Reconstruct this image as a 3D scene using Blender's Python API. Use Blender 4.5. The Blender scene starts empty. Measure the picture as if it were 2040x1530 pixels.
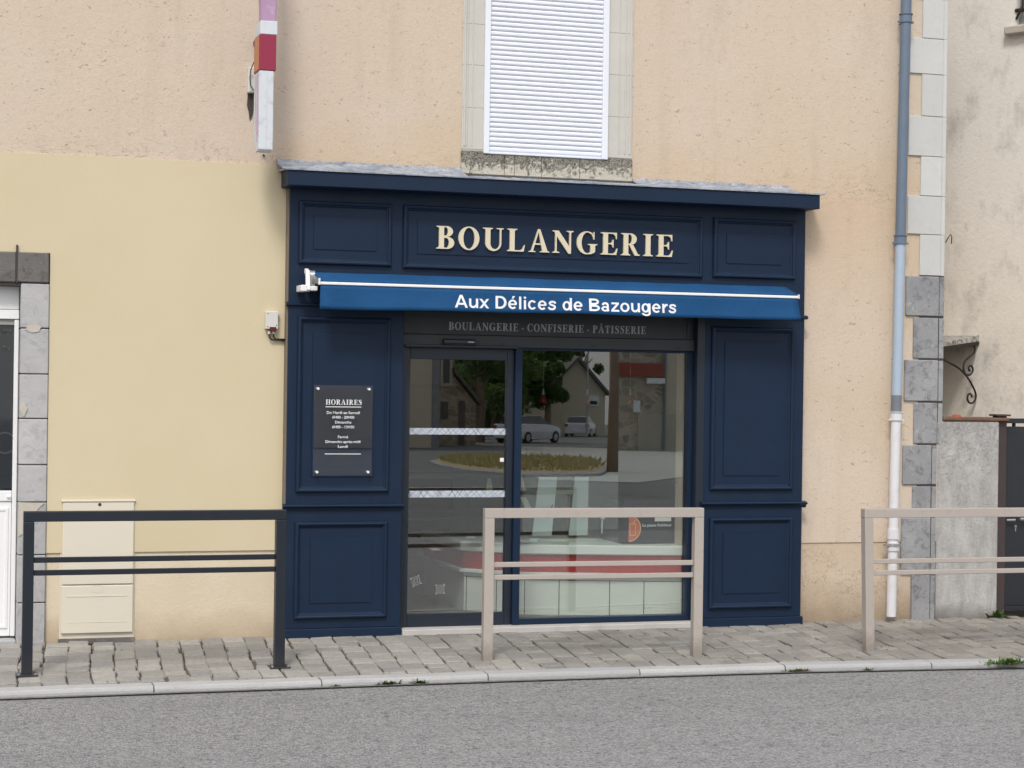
import bpy, bmesh, math, random
from mathutils import Vector, Matrix
random.seed(7)
S = bpy.context.scene
COL = S.collection
R = math.radians

# ------------------------------------------------------------------ camera
cam_d = bpy.data.cameras.new('camera')
cam = bpy.data.objects.new('camera', cam_d); COL.objects.link(cam)
YAW, ROLL = math.atan(3800/11980), 0.0139
fwd = Vector((math.sin(YAW), math.cos(YAW), 0))
r0 = Vector((math.cos(YAW), -math.sin(YAW), 0)); u0 = Vector((0, 0, 1))
cr, sr = math.cos(ROLL), math.sin(ROLL)
rt = cr*r0 + sr*u0; up = cr*u0 - sr*r0
M = Matrix((rt, up, -fwd)).transposed().to_4x4()
M.translation = Vector((-2.412, -12.597, 1.70))
cam.matrix_world = M
cam_d.sensor_width = 36; cam_d.lens = 36*3800/2040
cam_d.clip_start = 0.1; cam_d.clip_end = 2000
S.camera = cam

# ------------------------------------------------------------------ light
W = bpy.data.worlds.new('World'); S.world = W; W.use_nodes = True
nt = W.node_tree; nt.nodes.clear()
sky = nt.nodes.new('ShaderNodeTexSky'); sky.sky_type = 'NISHITA'; sky.sun_disc = False
SUN_DIR = Vector((-0.42, -0.85, 1.15)).normalized()      # towards the sun
sky.sun_elevation = math.asin(SUN_DIR.z)
sky.sun_rotation = math.atan2(SUN_DIR.x, SUN_DIR.y)
sky.air_density = 1.0; sky.dust_density = 5.0; sky.ozone_density = 0.6
bg = nt.nodes.new('ShaderNodeBackground'); bg.inputs['Strength'].default_value = 0.15
wo = nt.nodes.new('ShaderNodeOutputWorld')
# thin even cloud: the clear-sky gradient is veiled by a pale overcast layer
veil = nt.nodes.new('ShaderNodeMixRGB'); veil.inputs[0].default_value = 0.62; veil.inputs[2].default_value = (4.15, 4.2, 4.25, 1)
nt.links.new(sky.outputs[0], veil.inputs[1]); nt.links.new(veil.outputs[0], bg.inputs[0]); nt.links.new(bg.outputs[0], wo.inputs[0])
sd = bpy.data.lights.new('sun', 'SUN'); sd.energy = 1.25; sd.angle = R(12); sd.color = (1, .965, .915)
so = bpy.data.objects.new('sun', sd); COL.objects.link(so)
so.rotation_euler = SUN_DIR.to_track_quat('Z', 'Y').to_euler(); so.location = (0, -20, 30)
S.view_settings.view_transform = 'Standard'; S.view_settings.look = 'None'
S.view_settings.exposure = 0.58; S.view_settings.gamma = 1.0
try:
    S.cycles.max_bounces = 10; S.cycles.transparent_max_bounces = 24
    S.cycles.diffuse_bounces = 4; S.cycles.glossy_bounces = 4
    S.cycles.caustics_reflective = False
except Exception:
    pass

# ------------------------------------------------------------------ helpers
class MB:
    """collects faces; build() links them as ONE mesh object"""
    def __init__(s): s.v = []; s.f = []; s.m = []
    def poly(s, pts, m=0):
        b = len(s.v); s.v += [tuple(p) for p in pts]; s.f.append(tuple(range(b, b+len(pts)))); s.m.append(m)
    def box(s, x0, x1, y0, y1, z0, z1, m=0):
        b = len(s.v)
        s.v += [(x0,y0,z0),(x1,y0,z0),(x1,y1,z0),(x0,y1,z0),(x0,y0,z1),(x1,y0,z1),(x1,y1,z1),(x0,y1,z1)]
        for q in ((0,1,5,4),(1,2,6,5),(2,3,7,6),(3,0,4,7),(4,5,6,7),(3,2,1,0)):
            s.f.append(tuple(b+i for i in q)); s.m.append(m)
        return s
    def prism(s, pts, axis, a, b2, m=0):
        """closed 2-D outline extruded along axis from a to b2"""
        def p3(p, t):
            return {'y': (p[0], t, p[1]), 'x': (t, p[0], p[1]), 'z': (p[0], p[1], t)}[axis]
        n = len(pts); b = len(s.v)
        s.v += [p3(p, a) for p in pts] + [p3(p, b2) for p in pts]
        s.f.append(tuple(range(b, b+n))); s.m.append(m)
        s.f.append(tuple(range(b+2*n-1, b+n-1, -1))); s.m.append(m)
        for i in range(n):
            j = (i+1) % n
            s.f.append((b+i, b+n+i, b+n+j, b+j)); s.m.append(m)
        return s
    def tube(s, path, r, n=10, m=0, cap=True):
        P = [Vector(p) for p in path]; b = len(s.v); k = len(P)
        rr = r if isinstance(r, (list, tuple)) else [r]*k
        last = None
        for i, p in enumerate(P):
            t = (P[min(i+1, k-1)] - P[max(i-1, 0)]).normalized()
            if last is None:
                a = t.orthogonal().normalized()
            else:
                a = (last - t*last.dot(t)); a = a.normalized() if a.length > 1e-6 else t.orthogonal().normalized()
            last = a; c = t.cross(a)
            for q in range(n):
                an = 2*math.pi*q/n
                s.v.append(tuple(p + (a*math.cos(an) + c*math.sin(an))*rr[i]))
        for i in range(k-1):
            for q in range(n):
                q2 = (q+1) % n
                s.f.append((b+i*n+q, b+i*n+q2, b+(i+1)*n+q2, b+(i+1)*n+q)); s.m.append(m)
        if cap:
            s.f.append(tuple(b+q for q in range(n))[::-1]); s.m.append(m)
            s.f.append(tuple(b+(k-1)*n+q for q in range(n))); s.m.append(m)
        return s
    def ring(s, x0, x1, z0, z1, yf, prof, m=0, field=True):
        """picture-frame moulding: prof = (inset, protrusion towards -Y)"""
        b = len(s.v)
        for i, h in prof:
            s.v += [(x0+i, yf-h, z0+i), (x1-i, yf-h, z0+i), (x1-i, yf-h, z1-i), (x0+i, yf-h, z1-i)]
        for k in range(len(prof)-1):
            for q in range(4):
                q2 = (q+1) % 4
                s.f.append((b+4*k+q, b+4*k+q2, b+4*k+4+q2, b+4*k+4+q)); s.m.append(m)
        if field:
            k = len(prof)-1
            s.f.append(tuple(b+4*k+q for q in range(4))); s.m.append(m)
        return s
    def merge(s, o):
        b = len(s.v); s.v += o.v; s.f += [tuple(b+i for i in q) for q in o.f]; s.m += o.m; return s
    def build(s, name, mats, parent=None, bevel=0, smooth=False, loc=None, fix=True, seg=1):
        if not isinstance(mats, (list, tuple)): mats = [mats]
        off = Vector((0, 0, 0)); p = parent
        while p is not None: off += p.location; p = p.parent
        if loc is not None: off += Vector(loc)
        me = bpy.data.meshes.new(name)
        me.from_pydata([tuple(Vector(v)-off) for v in s.v], [], s.f)
        for m in mats: me.materials.append(m)
        for i, pl in enumerate(me.polygons): pl.material_index = s.m[i]
        if fix or bevel:
            bm = bmesh.new(); bm.from_mesh(me)
            if bevel:
                bmesh.ops.remove_doubles(bm, verts=bm.verts, dist=1e-6)
                es = [e for e in bm.edges if len(e.link_faces) == 2 and e.calc_face_angle(0) > 0.5]
                bmesh.ops.bevel(bm, geom=es, offset=bevel, segments=seg, affect='EDGES', profile=0.5, clamp_overlap=True)
            if fix: bmesh.ops.recalc_face_normals(bm, faces=bm.faces)
            bm.to_mesh(me); bm.free()
        if smooth:
            for pl in me.polygons: pl.use_smooth = True
        o = bpy.data.objects.new(name, me); COL.objects.link(o)
        if loc is not None: o.location = loc
        if parent is not None: o.parent = parent
        return o

def tag(o, label=None, cat=None, group=None, kind=None):
    if label: o['label'] = label
    if cat: o['category'] = cat
    if group: o['group'] = group
    if kind: o['kind'] = kind
    return o
def thing(name, label, cat, loc=(0, 0, 0), group=None):
    o = bpy.data.objects.new(name, None); COL.objects.link(o); o.location = loc
    o.empty_display_size = .1
    return tag(o, label, cat, group)
def dup(root, loc, rz=None, label=None):
    c = root.copy(); COL.objects.link(c); c.location = loc
    if rz is not None: c.rotation_euler.z = rz
    if label: c['label'] = label
    for ch in list(root.children):
        d = ch.copy(); COL.objects.link(d); d.parent = c
        for g in ch.children:
            e = g.copy(); COL.objects.link(e); e.parent = d
    return c

# ------------------------------------------------------------------ materials
class NT:
    def __init__(s, name):
        s.mat = bpy.data.materials.new(name); s.mat.use_nodes = True
        s.t = s.mat.node_tree; s.b = s.t.nodes['Principled BSDF']
        s.co = s.t.nodes.new('ShaderNodeTexCoord')
    def n(s, typ, **kw):
        nd = s.t.nodes.new(typ)
        for k, v in kw.items():
            if k in nd.inputs: nd.inputs[k].default_value = v
            else: setattr(nd, k, v)
        return nd
    def l(s, a, b): s.t.links.new(a, b)
    def noise(s, scale, detail=3, rough=.55, dist=0, vec=None, stretch=None):
        nd = s.n('ShaderNodeTexNoise', Scale=scale, Detail=detail, Roughness=rough, Distortion=dist)
        v = vec or s.co.outputs['Object']
        if stretch:
            mp = s.n('ShaderNodeMapping'); mp.inputs['Scale'].default_value = stretch
            s.l(v, mp.inputs[0]); v = mp.outputs[0]
        s.l(v, nd.inputs['Vector']); return nd.outputs['Fac']
    def ramp(s, fac, lo, hi, a=(0,0,0,1), b=(1,1,1,1)):
        r = s.n('ShaderNodeValToRGB'); r.color_ramp.elements[0].position = lo; r.color_ramp.elements[1].position = hi
        r.color_ramp.elements[0].color = a; r.color_ramp.elements[1].color = b
        s.l(fac, r.inputs[0]); return r.outputs[0]
    def mr(s, fac, lo, hi, a=0.0, b=1.0):
        m = s.n('ShaderNodeMapRange'); m.clamp = True
        for i, v in enumerate((lo, hi, a, b)): m.inputs[i+1].default_value = v
        s.l(fac, m.inputs[0]); return m.outputs[0]
    def mix(s, fac, a, b, mode='MIX'):
        m = s.n('ShaderNodeMixRGB'); m.blend_type = mode
        for i, x in enumerate((fac, a, b)):
            if isinstance(x, (int, float)): m.inputs[i].default_value = x
            elif isinstance(x, tuple): m.inputs[i].default_value = (*x[:3], 1)
            else: s.l(x, m.inputs[i])
        return m.outputs[0]
    def math(s, op, a, b=0.0, clamp=False):
        m = s.n('ShaderNodeMath'); m.operation = op; m.use_clamp = clamp
        for i, x in enumerate((a, b)):
            if isinstance(x, (int, float)): m.inputs[i].default_value = x
            else: s.l(x, m.inputs[i])
        return m.outputs[0]
    def xyz(s):
        x = s.n('ShaderNodeSeparateXYZ'); s.l(s.co.outputs['Object'], x.inputs[0]); return x.outputs
    def bump(s, h, strength=.3, dist=.01, prev=None):
        b = s.n('ShaderNodeBump', Strength=strength, Distance=dist); s.l(h, b.inputs['Height'])
        if prev is not None: s.l(prev, b.inputs['Normal'])
        return b.outputs[0]
    def out(s, col=None, rough=.6, nrm=None, metal=0, spec=.5):
        if col is not None:
            if isinstance(col, tuple): s.b.inputs['Base Color'].default_value = (*col[:3], 1)
            else: s.l(col, s.b.inputs['Base Color'])
        if isinstance(rough, (int, float)): s.b.inputs['Roughness'].default_value = rough
        else: s.l(rough, s.b.inputs['Roughness'])
        s.b.inputs['Metallic'].default_value = metal
        s.b.inputs['Specular IOR Level'].default_value = spec
        if nrm is not None: s.l(nrm, s.b.inputs['Normal'])
        return s.mat

def sc(c, k): return tuple(x*k for x in c[:3])
def paint(name, c, rough=.45, var=.12, scale=6, bump=.05, bscale=60, metal=0, spec=.5, dirt=None, dirt_amt=.5, dscale=5):
    t = NT(name)
    col = t.mix(t.noise(scale, 4), sc(c, 1-var), sc(c, 1+var))
    if dirt:
        d = t.ramp(t.noise(dscale, 6, .65), .52, .75)
        col = t.mix(t.math('MULTIPLY', d, dirt_amt), col, dirt)
    n = t.bump(t.noise(bscale, 3), bump, .004)
    r = t.ramp(t.noise(scale*1.7, 3), .2, .8, (rough*.85,)*3+(1,), (min(1, rough*1.2),)*3+(1,))
    return t.out(col, r, n, metal, spec)

def render_wall(name, c, c2, speck=(.2,.14,.09), amt=.55, stains=True, grain=1.0, bump=.5):
    """trowelled / scraped lime render with grain, pits and soft stains"""
    t = NT(name)
    col = t.mix(t.ramp(t.noise(1.1, 5, .6), .3, .7), c, c2)
    col = t.mix(t.math('MULTIPLY', t.ramp(t.noise(55, 4, .7), .35, .7), .30*grain), col, sc(c, .78))
    if amt > 0:
        sp = t.ramp(t.noise(30, 2, .5, 1.2, stretch=(1, 1, 1.6)), .655, .71)
        col = t.mix(t.math('MULTIPLY', sp, amt), col, speck)
        pk = t.ramp(t.noise(.45, 3, .6), .42, .66)
        col = t.mix(t.math('MULTIPLY', pk, .5), col, (c[0]*1.0, c[1]*.985, c[2]*1.06))
        # warm weathering just above the shop cap and under the sill, worn cracks
        x, y, z = t.xyz()
        edge = t.mr(t.math('ADD', z, t.math('MULTIPLY', t.noise(3.0, 5, .7), .8)), 3.45, 3.95, 1, 0)
        hi = t.math('MULTIPLY', t.mr(z, 2.3, 3.0), t.mr(x, -1.9, -1.5))
        col = t.mix(t.math('MULTIPLY', t.math('MULTIPLY', edge, hi), .60), col, (.56,.42,.28))
        ck = t.math('MULTIPLY', t.ramp(t.noise(7, 4, .65, 2.0, stretch=(.5, 1, 1.3)), .488, .498), t.ramp(t.noise(7, 4, .65, 2.0, stretch=(.5, 1, 1.3)), .502, .512, (1,1,1,1), (0,0,0,1)))
        low = t.mr(t.math('ADD', z, t.math('MULTIPLY', t.noise(5, 3), .5)), 3.38, 3.52, 1, 0)
        col = t.mix(t.math('MULTIPLY', t.math('MULTIPLY', ck, t.math('MULTIPLY', low, t.mr(z, 2.98, 3.12))), .75), col, (.22,.15,.10))
        sk = t.math('MULTIPLY', t.ramp(t.noise(1.0, 5, .65, stretch=(7, 1, .35)), .52, .72), t.ramp(t.noise(.8, 3), .4, .65))
        col = t.mix(t.math('MULTIPLY', sk, .28), col, (.40,.33,.26))
    if stains:
        st = t.ramp(t.noise(2.2, 6, .7, stretch=(1.6, 1, .6)), .56, .8)
        col = t.mix(t.math('MULTIPLY', st, .35), col, sc(c2, .72))
    h = t.math('ADD', t.noise(90, 4, .7), t.math('MULTIPLY', t.noise(25, 3, .6), .8))
    return t.out(col, .9, t.bump(h, bump*grain, .006), 0, .2)

M_peach = render_wall('peach_render', (.615,.535,.44), (.59,.485,.37), amt=.6)
M_yellow = render_wall('yellow_render', (.615,.545,.39), (.585,.515,.355), amt=.0, stains=False, grain=.35, bump=.3)
def plinth_mat(name, c, c2, dirtc, zr, cracks=.8):
    t = NT(name)
    col = t.mix(t.ramp(t.noise(1.7, 5, .6), .3, .7), c, c2)
    x, y, z = t.xyz()
    g = t.math('ADD', z, t.math('MULTIPLY', t.noise(5, 4, .6), .22))
    d = t.ramp(g, .12, .12+zr, (1,1,1,1), (0,0,0,1))
    col = t.mix(t.math('MULTIPLY', d, .75), col, dirtc)
    crk = t.ramp(t.noise(9, 3, .6, 2.5), .485, .5); crk2 = t.ramp(t.noise(9, 3, .6, 2.5), .5, .515, (1,1,1,1), (0,0,0,1))
    ck = t.math('MULTIPLY', t.math('MULTIPLY', crk, crk2), t.ramp(t.noise(4, 2), .42, .55))
    col = t.mix(t.math('MULTIPLY', ck, cracks), col, (.15,.095,.055))
    return t.out(col, .92, t.bump(t.noise(40, 5, .7), .5, .008), 0, .2)
M_cream_plinth = plinth_mat('cream_plinth_render', (.67,.60,.475), (.60,.525,.39), (.42,.33,.23), .20, .12)
M_peach_plinth = plinth_mat('cracked_peach_plinth', (.58,.50,.40), (.51,.40,.29), (.27,.21,.15), .30)

def stone_mat(name, c, c2, dark=(.08,.075,.07), amt=.5, scale=7, bump=.6):
    t = NT(name)
    rnd = t.n('ShaderNodeNewGeometry').outputs['Random Per Island']
    col = t.mix(t.ramp(t.noise(scale*.6, 6, .65), .3, .7), c, c2)
    col = t.mix(t.math('MULTIPLY', rnd, .28), col, sc(c2, .7))
    d = t.ramp(t.noise(scale*2.2, 6, .7, .8), .52, .64)
    col = t.mix(t.math('MULTIPLY', d, amt), col, dark)
    l_ = t.ramp(t.noise(scale*3.5, 6, .75, 1.2), .58, .68)
    col = t.mix(t.math('MULTIPLY', l_, amt*.8), col, tuple(min(.7, q*1.55) for q in c))
    return t.out(col, .88, t.bump(t.noise(scale*5, 6, .7), bump, .008), 0, .25)
M_granite = stone_mat('grey_granite', (.37,.38,.395), (.25,.26,.28), amt=.5, scale=6)
M_granite_light = stone_mat('light_granite', (.50,.50,.505), (.40,.405,.42), amt=.2, scale=6)
M_lintel = stone_mat('dark_lintel_stone', (.21,.20,.195), (.13,.125,.12), amt=.6, scale=8)
M_quoin_paint = stone_mat('pale_painted_stone', (.60,.61,.595), (.55,.57,.57), (.36,.36,.34), .12, 4, .25)
M_surround = stone_mat('cream_limestone', (.63,.62,.575), (.56,.555,.52), (.42,.40,.36), .12, 3, .2)
M_mortar = paint('pale_mortar', (.50,.47,.41), .95, .15, 20, .5, 60, spec=.2)
M_dark_joint = paint('dark_joint', (.07,.06,.055), .95, .2, 20, .4, 60, spec=.1)
def sill_mat():
    t = NT('lichen_stained_sill')
    x, y, z = t.xyz()
    n1 = t.noise(16, 6, .7, 1.5)
    g = t.math('ADD', t.math('MULTIPLY', t.math('SUBTRACT', z, 3.15), 3.8), t.math('MULTIPLY', t.math('SUBTRACT', n1, .5), 2.0))
    d = t.ramp(g, .08, .26)
    fine = t.ramp(t.noise(60, 5, .7, 2.2), .42, .6)
    d2 = t.math('MULTIPLY', d, t.math('ADD', t.math('MULTIPLY', fine, .6), .4))
    col = t.mix(d2, (.56,.535,.46), (.038,.038,.037))
    return t.out(col, .95, t.bump(t.noise(50, 6, .7), .9, .012), 0, .15)
M_sill = sill_mat()

M_navy = paint('navy_paint', (.0068,.0195,.0475), .45, .12, 2.2, .10, 70, spec=.26, dirt=(.026,.038,.065), dirt_amt=.22, dscale=3)
M_navy_dark = paint('anthracite_blue_metal', (.010,.017,.030), .4, .07, 3, .03, 90, spec=.5)
M_char = paint('charcoal_sign_panel', (.022,.026,.032), .5, .08, 4, .03, 90)
M_black = paint('black_plastic', (.008,.009,.010), .35, .1, 10, .02, 90)
def grimy(name, c, dirtc, rust):
    t = NT(name)
    col = t.mix(t.noise(5, 4), sc(c, .94), sc(c, 1.05))
    x, y, z = t.xyz()
    base = t.mr(t.math('SUBTRACT', z, t.math('MULTIPLY', t.noise(26, 4, .7), .16)), -.05, .06, 1, 0)
    col = t.mix(t.math('MULTIPLY', base, .65), col, dirtc)
    col = t.mix(t.math('MULTIPLY', t.ramp(t.noise(16, 6, .7), .58, .74), .35), col, dirtc)
    col = t.mix(t.math('MULTIPLY', t.ramp(t.noise(34, 3, .6), .70, .74), .8), col, rust)
    return t.out(col, .43, t.bump(t.noise(50, 3), .06, .004), 0, .45)
M_beige = grimy('beige_barrier_paint', (.40,.365,.335), (.20,.175,.145), (.16,.09,.05))
M_black_barrier = grimy('black_blue_barrier_paint', (.0095,.0145,.024), (.028,.028,.029), (.045,.026,.018))
M_cream_letter = paint('cream_letters', (.69,.62,.46), .5, .04, 8, .02, 50)
M_white_vinyl = paint('white_vinyl', (.78,.80,.84), .5, .03, 8, .02, 50)
M_grey_letter = paint('silver_grey_letters', (.33,.34,.35), .5, .05, 8, .02, 50)
M_plaque_letter = paint('white_engraved_letters', (.72,.74,.78), .5, .05, 8, .02, 50)
M_white_pvc = paint('white_pvc', (.76,.80,.87), .38, .03, 4, .02, 40)
M_white_lacquer = paint('white_lacquer', (.80,.82,.84), .4, .04, 4, .02, 40)
M_zinc = None
def zinc():
    t = NT('weathered_zinc')
    a = t.noise(9, 6, .7, stretch=(1, 1, 3)); b = t.noise(30, 5, .7, 1)
    col = t.mix(t.ramp(a, .35, .65), (.19,.23,.30), (.45,.49,.545))
    col = t.mix(t.math('MULTIPLY', t.ramp(b, .5, .66), .55), col, (.11,.12,.14))
    return t.out(col, .6, t.bump(a, .7, .01), .25, .4)
M_zinc = zinc()
M_pipe_dark = paint('slate_blue_pipe', (.125,.17,.235), .45, .1, 6, .05, 40, dirt=(.08,.09,.11), dirt_amt=.35)
M_pipe_light = paint('pale_blue_pipe', (.36,.45,.56), .42, .07, 5, .05, 40, dirt=(.2,.22,.25), dirt_amt=.2)
M_pipe_grey = paint('grey_pipe_band', (.16,.18,.21), .5, .1, 6, .05, 40)
M_pipe_white = paint('white_pvc_pipe', (.66,.67,.71), .4, .05, 6, .05, 40, dirt=(.33,.29,.24), dirt_amt=.35, dscale=9)
M_meter = paint('cream_plastic_box', (.655,.615,.52), .5, .03, 3, .02, 40)
M_steel = paint('galvanised_steel', (.42,.43,.44), .38, .1, 10, .05, 60, metal=.7)
def canvas(name, c):
    t = NT(name)
    w = t.n('ShaderNodeTexWave', Scale=260.0); w.bands_direction = 'X'; t.l(t.co.outputs['Object'], w.inputs[0])
    w2 = t.n('ShaderNodeTexWave', Scale=260.0); w2.bands_direction = 'Z'; t.l(t.co.outputs['Object'], w2.inputs[0])
    h = t.math('ADD', w.outputs['Fac'], w2.outputs['Fac'])
    col = t.mix(t.ramp(t.noise(3.5, 4, .6, stretch=(1, 1, 2)), .3, .7), sc(c, .88), sc(c, 1.1))
    return t.out(col, .78, t.bump(t.noise(6, 4, .6), .35, .02, t.bump(h, .12, .001)), 0, .25)
M_awning = canvas('blue_awning_canvas', (.0085,.069,.190))
M_red_sign = paint('crimson_plastic', (.27,.018,.055), .4, .07, 6, .02, 40)
M_orange_sign = paint('faded_orange_plastic', (.48,.20,.09), .5, .2, 14, .02, 40)
M_sign_white = paint('weathered_white_sign', (.60,.64,.69), .5, .05, 7, .04, 40, dirt=(.25,.26,.28), dirt_amt=.55, dscale=11)
M_pink = paint('faded_pink_plastic', (.42,.27,.42), .5, .18, 9, .04, 30, dirt=(.65,.5,.62), dirt_amt=.6, dscale=14)
M_old_iron = paint('rusty_wrought_iron', (.022,.016,.013), .8, .3, 20, .3, 80)
M_box_white = paint('grey_white_plastic', (.60,.60,.57), .5, .05, 8, .03, 40)
M_dark_red = paint('dark_red_lens', (.10,.008,.014), .3, .1, 8, .02, 40)
M_cable = paint('brown_black_cable', (.02,.013,.012), .6, .2, 10, .1, 50)

def glass(name, refl=.11, tint=(.94,.97,.955)):
    t = NT(name); t.t.nodes.remove(t.b)
    tr = t.n('ShaderNodeBsdfTransparent'); tr.inputs[0].default_value = (*tint, 1)
    gl = t.n('ShaderNodeBsdfGlossy'); gl.inputs['Roughness'].default_value = 0; gl.inputs[0].default_value = (1,1,1,1)
    ge = t.n('ShaderNodeNewGeometry'); dp = t.n('ShaderNodeVectorMath'); dp.operation = 'DOT_PRODUCT'
    t.l(ge.outputs['Incoming'], dp.inputs[0]); t.l(ge.outputs['Normal'], dp.inputs[1])
    c = t.math('SUBTRACT', 1.0, t.math('ABSOLUTE', dp.outputs['Value']), True)
    f = t.math('ADD', t.math('MULTIPLY', t.math('POWER', c, 5.0), 1-refl), refl, True)
    mx = t.n('ShaderNodeMixShader'); t.l(f, mx.inputs[0]); t.l(tr.outputs[0], mx.inputs[1]); t.l(gl.outputs[0], mx.inputs[2])
    t.l(mx.outputs[0], t.t.nodes['Material Output'].inputs[0]); return t.mat
M_glass = glass('window_glass', .155)
M_glass_case = glass('display_case_glass', .05, (.95,.98,.97))
M_plaque = glass('clear_acrylic', .10, (.93,.93,.93))
M_dark_glass = NT('dark_door_glass').out((.018,.023,.028), .03, None, 0, .9)

# ------------------------------------------------------------------ ground
def asphalt():
    t = NT('worn_asphalt')
    v = t.n('ShaderNodeTexVoronoi', Scale=120.0); t.l(t.co.outputs['Object'], v.inputs['Vector'])
    v2 = t.n('ShaderNodeTexVoronoi', Scale=42.0); t.l(t.co.outputs['Object'], v2.inputs['Vector'])
    chip = t.n('ShaderNodeSeparateColor'); t.l(v.outputs['Color'], chip.inputs[0])
    chip2 = t.n('ShaderNodeSeparateColor'); t.l(v2.outputs['Color'], chip2.inputs[0])
    big = t.noise(.6, 5, .6)
    base = t.mix(t.ramp(big, .3, .7), (.205,.213,.222), (.25,.257,.265))
    c = t.mix(t.ramp(chip.outputs[0], .15, .85), sc((.12,.127,.135), 1), (.56,.565,.57))
    big2 = t.noise(.8, 4, .6, stretch=(.35, 2.2, 1)); base = t.mix(t.ramp(big2, .35, .68), base, (.205,.21,.218)); col = t.mix(.46, base, c)
    col = t.mix(t.math('MULTIPLY', t.ramp(chip2.outputs[1], .80, .9), .45), col, (.38,.37,.355))
    col = t.mix(t.math('MULTIPLY', t.ramp(chip2.outputs[0], .0, .14, (1,1,1,1), (0,0,0,1)), .5), col, (.07,.072,.076))
    col = t.mix(t.math('MULTIPLY', t.ramp(t.noise(3.0, 6, .7, stretch=(.5, 1.4, 1)), .5, .75), .25), col, (.11,.115,.12))
    h = t.math('ADD', t.math('MULTIPLY', v.outputs['Distance'], -1.0), t.math('MULTIPLY', v2.outputs['Distance'], -.8))
    return t.out(col, .85, t.bump(h, .8, .013), 0, .35)
M_asph = asphalt()
def ground_mat():
    t = NT('plaza_asphalt')
    col = t.mix(t.ramp(t.noise(.25, 6, .65), .3, .7), (.11,.117,.12), (.165,.17,.17))
    col = t.mix(t.math('MULTIPLY', t.noise(30, 4, .7), .35), col, (.08,.08,.08))
    return t.out(col, .9, t.bump(t.noise(40, 4, .7), .4, .01), 0, .3)
M_ground = ground_mat()
def gz(y):
    return -.112 if y > -13 else -.112 - .018*(-13-y)
g = MB()
ys = [70, 5, -13, -60, -160, -330]
for a, b in zip(ys, ys[1:]):
    g.poly([(-220, a, gz(a)), (-220, b, gz(b)), (320, b, gz(b)), (320, a, gz(a))])
tag(g.build('ground', M_ground), kind='structure')

KY = [(-30, -1.585), (-2, -1.585), (1.2, -1.585), (2.9, -1.635), (4.3, -1.76), (6, -1.98), (9, -2.5), (30, -7.0)]
def ky(x):
    for (a, p), (b, q) in zip(KY, KY[1:]):
        if a <= x <= b: return p + (q-p)*(x-a)/(b-a)
    return KY[-1][1]
xs = [-30, -12] + [-6+.5*i for i in range(40)] + [20, 30]
rd = MB()
for a, b in zip(xs, xs[1:]):
    rd.poly([(a, -9.4, -.10), (b, -9.4, -.10), (b, ky(b)+.02, -.104), (a, ky(a)+.02, -.104)])
tag(rd.build('road', M_asph), kind='structure')
M_line = paint('worn_white_road_paint', (.55,.55,.53), .8, .15, 12, .2, 60, dirt=(.2,.2,.2), dirt_amt=.6)
dl = MB()
for k in range(-4, 8):
    cx, cy = 3.065 - k*.02, -7.3
    x0 = 3.06 + .9*k*1.0; y0 = -7.3 - 4.2*.9*k*.0
for (xa, ya, xb, yb) in ((3.12,-7.65,3.02,-7.0), (4.0,-9.3,3.86,-8.5), (2.22,-6.3,2.05,-5.6), (-2.5,-6.6,-4.4,-6.2), (-8,-6.4,-10,-6.2), (8,-8.6,10,-8.9)):
    d = Vector((xb-xa, yb-ya, 0)).normalized(); nn = Vector((-d.y, d.x, 0))*.05
    dl.poly([(xa+nn.x, ya+nn.y, -.095), (xa-nn.x, ya-nn.y, -.095), (xb-nn.x, yb-nn.y, -.095), (xb+nn.x, yb+nn.y, -.095)])
tag(dl.build('road_marking', M_line), kind='structure')

# paving setts, each laid as a slightly uneven block on dark bedding
def pz(y): return -.002 + .036*min(y, 0)      # falls towards the kerb
bed = MB()
for a, b in zip(xs, xs[1:]):
    if b <= a: continue
    bed.poly([(a, ky(a)+.10, pz(ky(a)+.1)-.014), (b, ky(b)+.10, pz(ky(b)+.1)-.014), (b, .4, pz(.4)-.014), (a, .4, pz(.4)-.014)])
M_bed = paint('sandy_joint_grit', (.115,.105,.09), .95, .3, 14, .7, 80, spec=.1)
tag(bed.build('pavement_bed', M_bed), kind='structure')
def sett_mat():
    t = NT('grey_paving_setts')
    rnd = t.n('ShaderNodeNewGeometry').outputs['Random Per Island']
    col = t.mix(rnd, (.25,.246,.235), (.37,.36,.335))
    col = t.mix(t.ramp(t.noise(9, 5, .65), .35, .7), col, t.mix(.3, col, (.17,.165,.155)))
    x, y, z = t.xyz()
    # grime gathers on the right half and along the barrier line
    gr = t.ramp(t.math('ADD', t.noise(1.4, 5, .65), t.math('MULTIPLY', x, .05)), .52, .86)
    col = t.mix(t.math('MULTIPLY', gr, .5), col, (.15,.135,.115))
    col = t.mix(t.math('MULTIPLY', t.ramp(t.noise(42, 4, .7), .52, .66), .45), col, (.12,.115,.105))
    return t.out(col, .88, t.bump(t.noise(45, 5, .7), .55, .006), 0, .25)
M_sett = sett_mat()
pv = MB(); rs = random.Random(3)
cx = -11.0
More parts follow.
